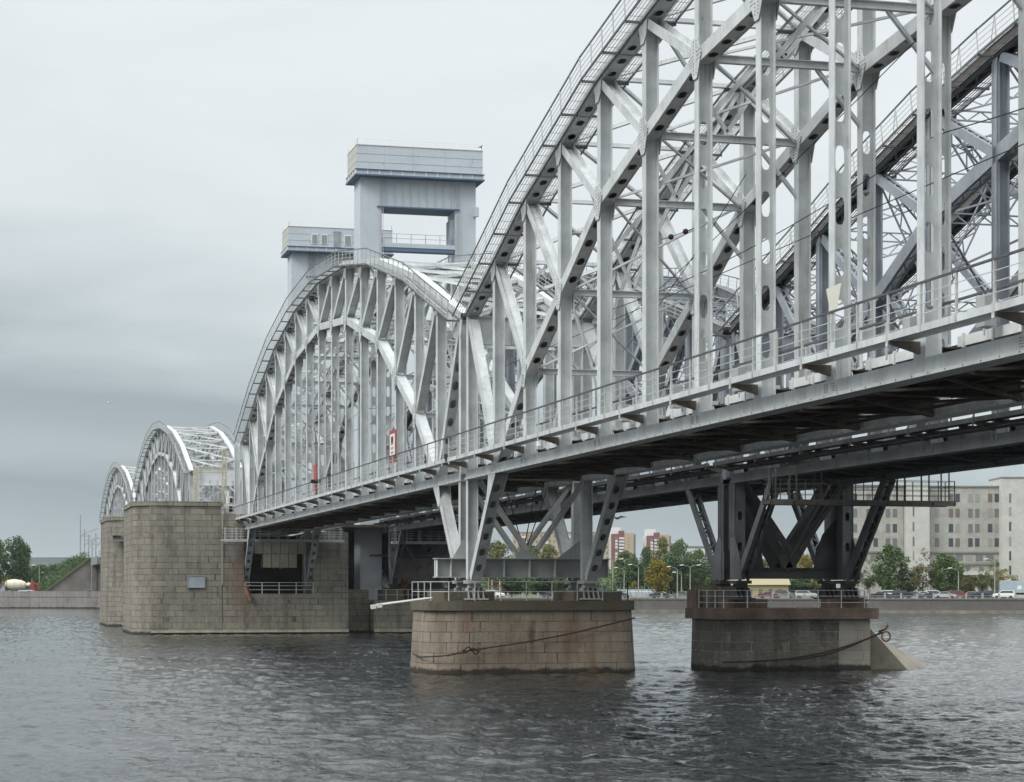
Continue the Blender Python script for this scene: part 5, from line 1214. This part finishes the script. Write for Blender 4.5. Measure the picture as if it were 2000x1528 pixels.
# catenary masts on the approach
for i, (px, yt, yb_) in enumerate(((157, 1006, 1092), (165, 1034, 1088), (173, 1045, 1086), (180, 1055, 1084), (187, 1042, 1080))):
    dp = 690-i*30; zb_ = 13.1
    r_ = empty('catenary_mast', ['tallest plain mast on the embankment at the far left', 'dark mast with cross arm right of the tallest one', 'third mast from the left on the embankment', 'short mast fourth from the left on the embankment', 'mast next to the second draw pier'][i], 'mast', P(px, dp, z=zb_), -TH)
    H = hgt(yt, dp)-zb_; mb = MB(); mb.tube([(0, 0, 0), (0, 0, H)], [.3, .2] if i == 0 else .2, 6); mb.build('pole', OLD, r_)
    if i: mb = MB(); mb.beam((-1.2, 0, H*.8), (2.2, 0, H*.8), .2, .2); mb.beam((0, 0, H*.5), (2.2, 0, H*.8), .1, .1); mb.build('cross_arm', OLD, r_)
mb = MB(); mb.tube([P(158, 660, 1046), P(192, 600, 1032)], .05, 4); mb.tube([P(163, 660, 1066), P(192, 600, 1050)], .05, 4); tag(mb.build('overhead_wire', BLACK), 'overhead wires climbing from the masts to the second draw pier', 'wire')
# ------------------------------------------------------------------ vehicles
def wheel(mb, x, y, r, w=.2):
    n = 14; k = len(mb.v)
    for s in (-w/2, w/2):
        for i in range(n): a = 2*math.pi*i/n; mb.v.append((x+r*math.cos(a), y+s, r+r*math.sin(a)))
    mb.f.append(tuple(range(k, k+n))[::-1]); mb.f.append(tuple(range(k+n, k+2*n)))
    for i in range(n): j = (i+1) % n; mb.f.append((k+i, k+j, k+n+j, k+n+i))
RUB = mat('tyre_rubber', (.02, .02, .02), .9); CG = mat('car_glass', (.03, .035, .04), .08, spec=.7); RIM = mat('wheel_rim', (.4, .4, .4), .4); LAMPM = mat('headlight_glass', (.6, .6, .58), .2); TAILM = mat('tail_lamp_red', (.4, .02, .02), .3)
BODY = {'sedan': ([(-2.25, .35), (-2.28, .75), (-2.1, .95), (-1.35, 1.0), (-.75, 1.42), (.45, 1.45), (1.15, 1.0), (2.0, .88), (2.25, .68), (2.25, .35)], [(-1.2, 1.02), (-.72, 1.37), (.42, 1.39), (1.02, 1.0)]),
        'suv': ([(-2.2, .4), (-2.25, .9), (-2.1, 1.15), (-1.9, 1.68), (.4, 1.72), (1.1, 1.15), (2.1, 1.02), (2.25, .8), (2.25, .4)], [(-1.95, 1.15), (-1.78, 1.6), (.36, 1.62), (.92, 1.15)]),
        'van': ([(-2.5, .4), (-2.55, 1.1), (-2.5, 2.0), (1.3, 2.05), (2.0, 1.25), (2.5, 1.1), (2.55, .4)], [(.2, 1.2), (.2, 1.85), (1.25, 1.85), (1.75, 1.2)])}
CARP = {}
def car(kind, colr, px, off, label, flip=0, dz=0, cat='car', name='parked_car', depth=None):
    key = (kind, colr)
    p, rz = bank_pt(px, off, GZ+.02+dz) if depth is None else (P(px, depth, z=GZ+.02+dz), -TH)
    r_ = empty(name, label, cat, p, rz+(math.pi if flip else 0), 'vehicles on the far bank roads')
    if key not in CARP:
        prof, gl = BODY[kind]; w = .86; parts = []
        mb = MB(); n = len(prof)
        for yv, inn_ in ((-w, 1), (w, 1)): pass
        def wy(z): return w*(1-.16*max(0, (z-.95))/.6)
        for s in (-1, 1): mb.v += [(x, s*wy(z), z) for x, z in prof]
        mb.f.append(tuple(range(n))); mb.f.append(tuple(range(n, 2*n))[::-1])
        for i in range(n): j = (i+1) % n; mb.f.append((i, j, n+j, n+i))
        parts.append(('body', mb, mat('car_paint_'+colr, CC[colr], .3, spec=.6)))
        mb = MB()
        for s in (-1, 1): mb.poly([(x, s*(wy(z)+.012), z) for x, z in gl], (0, -s*.03, 0))
        parts.append(('side_window', mb, CG))
        mb = MB(); a, b_ = (prof[5], prof[6]) if kind == 'sedan' else (prof[4], prof[5]) if kind == 'suv' else (prof[3], prof[4])
        mb.quad((a[0]+.05, -.66, a[1]-.05+.02), (a[0]+.05, .66, a[1]-.05+.02), (b_[0]+.0, .74, b_[1]+.05), (b_[0]+.0, -.74, b_[1]+.05)); 
        for q in range(4): x_, y_, z_ = mb.v[q]; mb.v[q] = (x_+.03, y_, z_+.02)
        parts.append(('windscreen', mb, CG))
        for x in (-1.38, 1.42):
            for s in (-1, 1): mb = MB(); wheel(mb, x, s*(w-.08), .33); parts.append(('wheel', mb, RUB))
        for s in (-1, 1): mb = MB(); mb.box(2.2, 2.29, s*.6-.15, s*.6+.15, .62, .78); parts.append(('headlight', mb, LAMPM))
        for s in (-1, 1): mb = MB(); mb.box(-2.3 if kind != 'van' else -2.57, -2.2, s*.64-.14, s*.64+.14, .72, .9); parts.append(('tail_lamp', mb, TAILM))
        CARP[key] = [(nm, m_.build(nm, mt, r_).data) for nm, m_, mt in parts]
    else:
        for nm, me in CARP[key]: o = bpy.data.objects.new(nm, me); C.objects.link(o); o.parent = r_
    return r_
CC = {'black': (.015, .016, .02), 'navy': (.02, .03, .06), 'silver': (.42, .43, .45), 'white': (.75, .75, .74), 'maroon': (.16, .03, .04), 'grey': (.12, .125, .13), 'red': (.35, .03, .03), 'teal': (.05, .10, .11), 'paleblue': (.36, .45, .55)}
for a in (
 ('suv', 'white', 966, 9, 'white car under the left end of the girder, partly behind the pier railing'),
 ('sedan', 'black', 1077, 9, 'dark car under the girder, left of the right bearing'),
 ('sedan', 'navy', 1213, 9, 'dark blue car just right of the near pier'),
 ('sedan', 'black', 1290, 9, 'black saloon car in front of the yellow tree', 0),
 ('sedan', 'grey', 1334, 12, 'dark grey saloon car left of the old pier', 0),
 ('sedan', 'maroon', 1502, 10, 'dark red car seen through the old pier railing', 0),
 ('suv', 'silver', 1574, 9, 'silver estate car seen through the old pier railing', 0),
 ('suv', 'grey', 1532, 19, 'grey car behind the dark red one, seen through the old pier railing', 0),
 ('sedan', 'black', 1722, 17, 'black car at the left end of the row before the office block', 0),
 ('suv', 'white', 1741, 22, 'white car second from the left before the office block', 0),
 ('suv', 'black', 1763, 12, 'black off road car left of the half bare tree', 0),
 ('sedan', 'grey', 1786, 20, 'grey car behind the half bare tree trunk', 0),
 ('sedan', 'white', 1806, 20, 'white saloon right of the half bare tree trunk', 0),
 ('suv', 'white', 1828, 24, 'white car with pale roof farther back, under the round green tree', 0),
 ('sedan', 'navy', 1826, 15, 'dark blue car in front of the white one under the round green tree', 0),
 ('sedan', 'silver', 1846, 9, 'long silver saloon nearest the quay before the office block', 0),
 ('suv', 'maroon', 1874, 12, 'dark red off road car right of the silver saloon', 0),
 ('sedan', 'silver', 1898, 20, 'silver car behind, by the office entrance', 0),
 ('sedan', 'navy', 1914, 12, 'dark blue car right of the office entrance', 0),
 ('sedan', 'black', 1932, 17, 'black car beside the tall dark lamp post', 0),
 ('suv', 'teal', 1945, 24, 'greenish car behind the tall lamp post', 0),
 ('suv', 'white', 1961, 8, 'white off road car at the right edge, in front of the container lorry', 1),
): car(*a)
for a in (('sedan', 'red', 112, 7, 'red car at the foot of the embankment, behind the parapet', 0, .3), ('sedan', 'silver', 133, 8, 'silver car right of the red car behind the parapet', 0, .2), ('sedan', 'paleblue', 178, 7, 'pale blue car close to the second draw pier', 0, .35), ('van', 'paleblue', 55, 5, 'small pale blue van in front of the red truck cab', 0, -.35)): car(*a)
# concrete mixer
mx_ = empty('mixer_truck', 'concrete mixer truck with cream drum and red cab at the far left', 'truck', P(34, 548, z=GZ+.5), -TH, group='vehicles on the far bank roads')
DR = mat('cream_drum', (.62, .58, .45), .5, var=.08)
mb = MB(); xs = [-3.3, -2.9, -2.2, -.8, .9, 2.0, 2.3]; rs = [.55, .95, 1.25, 1.5, 1.35, .95, .5]; mb.tube([(x, 0, 2.55-.06*x+ (0)) for x in xs], rs, 18); mb.build('drum', DR, mx_)
mb = MB(); mb.tube([(2.4, 0, 2.6), (2.7, 0, 2.62), (3.3, 0, 2.65), (3.5, 0, 2.65)], [.3, .5, .5, .25], 12); mb.build('water_tank', WHITE, mx_)
mb = MB(); mb.poly([(3.7, -1.2, .6), (5.9, -1.2, .6), (5.85, -1.2, 1.7), (5.4, -1.2, 3.0), (3.75, -1.2, 3.05)], (0, 2.4, 0)); mb.build('cab', mat('cab_red', (.40, .035, .03), .4), mx_)
mb = MB(); mb.box(4.6, 5.3, -1.22, -1.2, 1.8, 2.7); mb.build('cab_window', CG, mx_)
mb = MB(); mb.box(-4.2, 5.7, -.5, .5, .8, 1.1); mb.poly([(-4.6, -.9, .7), (-3.0, -.9, .7), (-3.2, -.9, 2.6), (-4.2, -.9, 1.6)], (0, 1.8, 0)); mb.build('chassis', OLD, mx_)
mb = MB(); mb.poly([(-4.3, -.7, 2.2), (-3.3, -.7, 2.4), (-3.1, -.7, 3.7), (-4.0, -.7, 3.5)], (0, 1.4, 0)); mb.poly([(-4.4, -.25, 1.0), (-4.9, -.25, .9), (-4.5, -.25, 2.6), (-4.2, -.25, 2.6)], (0, .5, 0)); mb.build('hopper', mat('rear_hopper', (.16, .12, .09), .8), mx_)
mb = MB(); mb.tube([(-2.75, 0, 2.7), (-2.55, 0, 2.7)], [1.16, 1.2], 18); mb.build('drum_band', mat('drum_band', (.35, .26, .12), .6), mx_)
for x in (-2.6, -1.3, 4.4):
    for s in (-1, 1): mb = MB(); wheel(mb, x, s*1.0, .52, .35); mb.build('wheel', RUB, mx_)
# container lorry at the right edge
p_, rz_ = bank_pt(1990, 20, GZ); ct = empty('container_lorry', 'pale blue container on a lorry trailer at the right picture edge', 'truck', p_, rz_, group='vehicles on the far bank roads')
mb = MB(); mb.box(-3.9, 8.3, -1.2, 1.2, 1.2, 3.75)
for k in range(40): x_ = -3.8+k*.3; mb.box(x_, x_+.12, -1.24, -1.2, 1.3, 3.65)
mb.build('container', mat('container_blue', (.38, .46, .50), .6, var=.1), ct)
mb = MB(); mb.box(-3.9, 8.3, -.5, .5, .8, 1.2); mb.build('trailer_bed', BLACK, ct)
for x in (-2.9, -1.7, 6.4):
    for s in (-1, 1): mb = MB(); wheel(mb, x, s*1.0, .5, .3); mb.build('wheel', RUB, ct)
mb = MB(); mb.obox((.2, -1.26, 2.3), 0, 0, V((.45, 0, 0)), V((0, .01, 0)), V((0, 0, .4))); mb.build('white_emblem', WHITE, ct)
# ------------------------------------------------------------------ signs on the newer bridge
def on_rail(px, py_top, py_bot, X=X1-.55):
    k = px-XV; dpt = X*F_PX/math.cos(TH)/k; y = (dpt-X*math.sin(TH))/math.cos(TH); return y, hgt(py_top, dpt), hgt(py_bot, dpt), dpt
y0, zt, zb, dpt = on_rail(768, 841, 903, X1-.9)
sg = empty('navigation_sign', 'narrow red framed sign with white face and black marks above the handrail', 'sign', (X1-.9, y0, 0)); hw = 1.15; 
mb = MB(); mb.box(-.05, 0.0, -hw, hw, zb, zt); mb.build('sign_frame', mat('sign_red', (.38, .06, .06), .5, var=.1), sg)
mb = MB(); mb.box(-.07, -.05, -hw+.3, hw-.3, zb+.3, zt-.25); mb.build('sign_face', mat('sign_white', (.78, .77, .70), .5), sg)
mb = MB(); H_ = zt-zb
mb.box(-.09, -.07, -.35, -.15, zt-.85, zt-.4); mb.box(-.09, -.07, .15, .35, zt-.85, zt-.4); mb.poly([(-.09, -.2, zt-.45), (-.09, -.05, zt-.45), (-.09, .2, zt-.85), (-.09, .05, zt-.85)], (.02, 0, 0))
for z_ in (.42, .56, .7):
    for yv in (-.25, .2): mb.box(-.09, -.07, yv-.08, yv+.08, zb+H_*(1-z_)-.08, zb+H_*(1-z_)+.08)
mb.build('sign_marks', BLACK, sg)
mb = MB(); mb.box(0, .06, -.9, -.82, zb-.8, zt); mb.box(0, .06, .82, .9, zb-.8, zt); mb.build('sign_post', RAIL, sg)
y0, zt, zb, dpt = on_rail(616, 908, 960, X1-.9)
s2 = empty('navigation_sign', 'plain red board seen edge on, farther along the handrail than the framed sign', 'sign', (X1-.9, y0, 0))
mb = MB(); mb.box(-.06, 0, -.75, .75, zb, zt); mb.build('board', mat('flat_red', (.42, .08, .07), .6), s2); mb = MB(); mb.box(0, .06, -.5, -.42, zb-.6, zt); mb.box(0, .06, .42, .5, zb-.6, zt); mb.box(-.5, .3, -.9, -.7, zt-1.6, zt-1.3); mb.build('sign_post', BLACK, s2)
# trapezoid board
y0, zt, zb, dpt = on_rail(1628, 558, 612, X1-.62); wl = .027*1
k0 = dpt/F_PX
tb_ = empty('trapezoid_board', 'plain cream trapezoid board, narrow end down, on the walkway of the nearest span', 'sign', (X1-.62, y0, 0))
a_ = 28*k0*.52; mb = MB(); c_ = V((math.cos(-TH), math.sin(-TH), 0))
mb.poly([tuple(c_*(-a_*1.0)+UZ*(zt-.12)), tuple(c_*(a_*1.05)+UZ*(zt+.1)), tuple(c_*(a_*.42)+UZ*(zb+.05)), tuple(c_*(-a_*.42)+UZ*zb)], (.02, .05, 0)); mb.build('board_face', mat('cream_board', (.74, .72, .62), .6, var=.05), tb_)
mb = MB(); mb.box(-.05, .05, .06, .12, zb-.95, zt-.1); mb.build('board_post', RAIL, tb_)
# ------------------------------------------------------------------ overhead line inside the newer bridge
def wirepts(a, b_, sag, n=12): a, b_ = V(a), V(b_); return [a+(b_-a)*k/n-UZ*sag*4*(k/n)*(1-k/n) for k in range(n+1)]
xm = (X1+.66+X2)/2
ow = empty('overhead_line', 'contact and carrier wires running through the newer spans', 'wire')
mb = MB()
for s0 in (TA, TB):
    for k in range(2): mb.tube(wirepts((xm, s0+k*55.2, EYE+15.6), (xm, s0+55.2+k*55.2, EYE+15.6), 1.2), .022, 4)
mb.build('carrier_wire', BLACK, ow)
mb = MB()
for s0 in (TA, TB): mb.tube([(xm, s0, EYE+14.0), (xm, s0+110, EYE+14.0)], .02, 4)
mb.build('contact_wire', BLACK, ow)
mb = MB(); mb.tube(wirepts((X1+.5, 60, EYE+17.2), (X2, 120, EYE+14.2), .4), .022, 4); mb.tube(wirepts((X1+.5, 75, EYE+15.9), (X2, 112, EYE+13.4), .3), .02, 4); mb.build('stay_wire', BLACK, ow)
for i, (px, py, dp) in enumerate(((1310.5, 463, 98), (1339, 452.5, 98))):
    c = P(px, dp, py); mb = MB()
    mb.tube([c+UZ*(-.14+.028*k) for k in range(11)], [.01+.13*math.sqrt(max(0, 1-(1-k/5)**2)) for k in range(11)], 12)
    tag(mb.build('wire_ball', mat('brown_ball', (.05, .025, .022), .45), smooth=True), ['reddish brown ball on the overhead wires, left one of two', 'reddish brown ball on the overhead wires, right one of two'][i], 'ball', 'brown balls on the wires')
mb = MB(); mb.tube([P(1292, 98, 468), P(1310, 98, 463), P(1339, 98, 452.5), P(1356, 98, 446)], .02, 4); tag(mb.build('ball_wire', BLACK), 'short wire carrying the two brown balls', 'wire')
c = P(1683, 92, 380); lp = empty('flood_lamp', 'dark oval lamp hanging among the posts on the right', 'lamp', c)
mb = MB(); mb.tube([(-.33, .1, -.1), (-.2, .07, -.04), (0, 0, 0), (.2, -.05, .05), (.33, -.1, .1)], [.02, .12, .17, .13, .03], 10); mb.build('lamp_shade', mat('grey_shade', (.16, .15, .12), .6), lp)
mb = MB(); mb.tube([(-.33, .1, -.1), (-.6, .2, -.2)], .04, 5); mb.tube([(0, 0, .1), (.6, 0, .3)], .02, 4); mb.build('lamp_bracket', OLD, lp)
# ------------------------------------------------------------------ birds
def bird(px, py, dp, label, m, s=1, rz=0.5):
    r_ = empty('gull', label, 'bird', P(px, dp, py), rz); r_.scale = (s,)*3
    mb = MB(); mb.tube([(-.22, 0, -.01), (-.12, 0, .01), (0, 0, 0), (.12, 0, .01), (.2, 0, .04), (.25, 0, .03)], [.01, .045, .06, .05, .035, .008], 8)
    for sgn in (-1, 1):
        mb.poly([(.08, sgn*.03, .03), (.12, sgn*.3, .14), (.0, sgn*.62, .08), (-.04, sgn*.34, .11), (-.06, sgn*.03, .03)], (0, 0, .012))
    mb.poly([(-.2, -.02, 0), (-.34, -.07, 0), (-.34, .07, 0), (-.2, .02, 0)], (0, 0, .01))
    mb.build('bird_body', m, r_)
GW = mat('gull_white', (.62, .62, .62), .7); GD = mat('pigeon_grey', (.12, .12, .13), .7)
bird(213, 787, 260, 'white gull flying in the grey sky above the farthest arch', GW)
bird(1206, 1013, 110, 'dark pigeon flying under the old deck between the two piers', GD, 1.0, 1.9)
bird(938, 288, 239, 'bird on the right corner of the tall lift tower roof', GD, 1.0, .3)

# ------------------------------------------------------------------ light haze over the river
hz = bpy.data.materials.new('haze'); hz.use_nodes = True; t = hz.node_tree; t.nodes.clear(); pv = nd('ShaderNodeVolumePrincipled', t); ou = nd('ShaderNodeOutputMaterial', t)
pv.inputs['Color'].default_value = (.93, .96, 1, 1); pv.inputs['Density'].default_value = .00006; pv.inputs['Anisotropy'].default_value = .2; t.links.new(pv.outputs[0], ou.inputs['Volume'])
mb = MB(); mb.box(-3600, 3600, -400, 6800, -4.5, 75); struct(mb.build('haze', hz), 'stuff')
print('objects', len(bpy.data.objects))
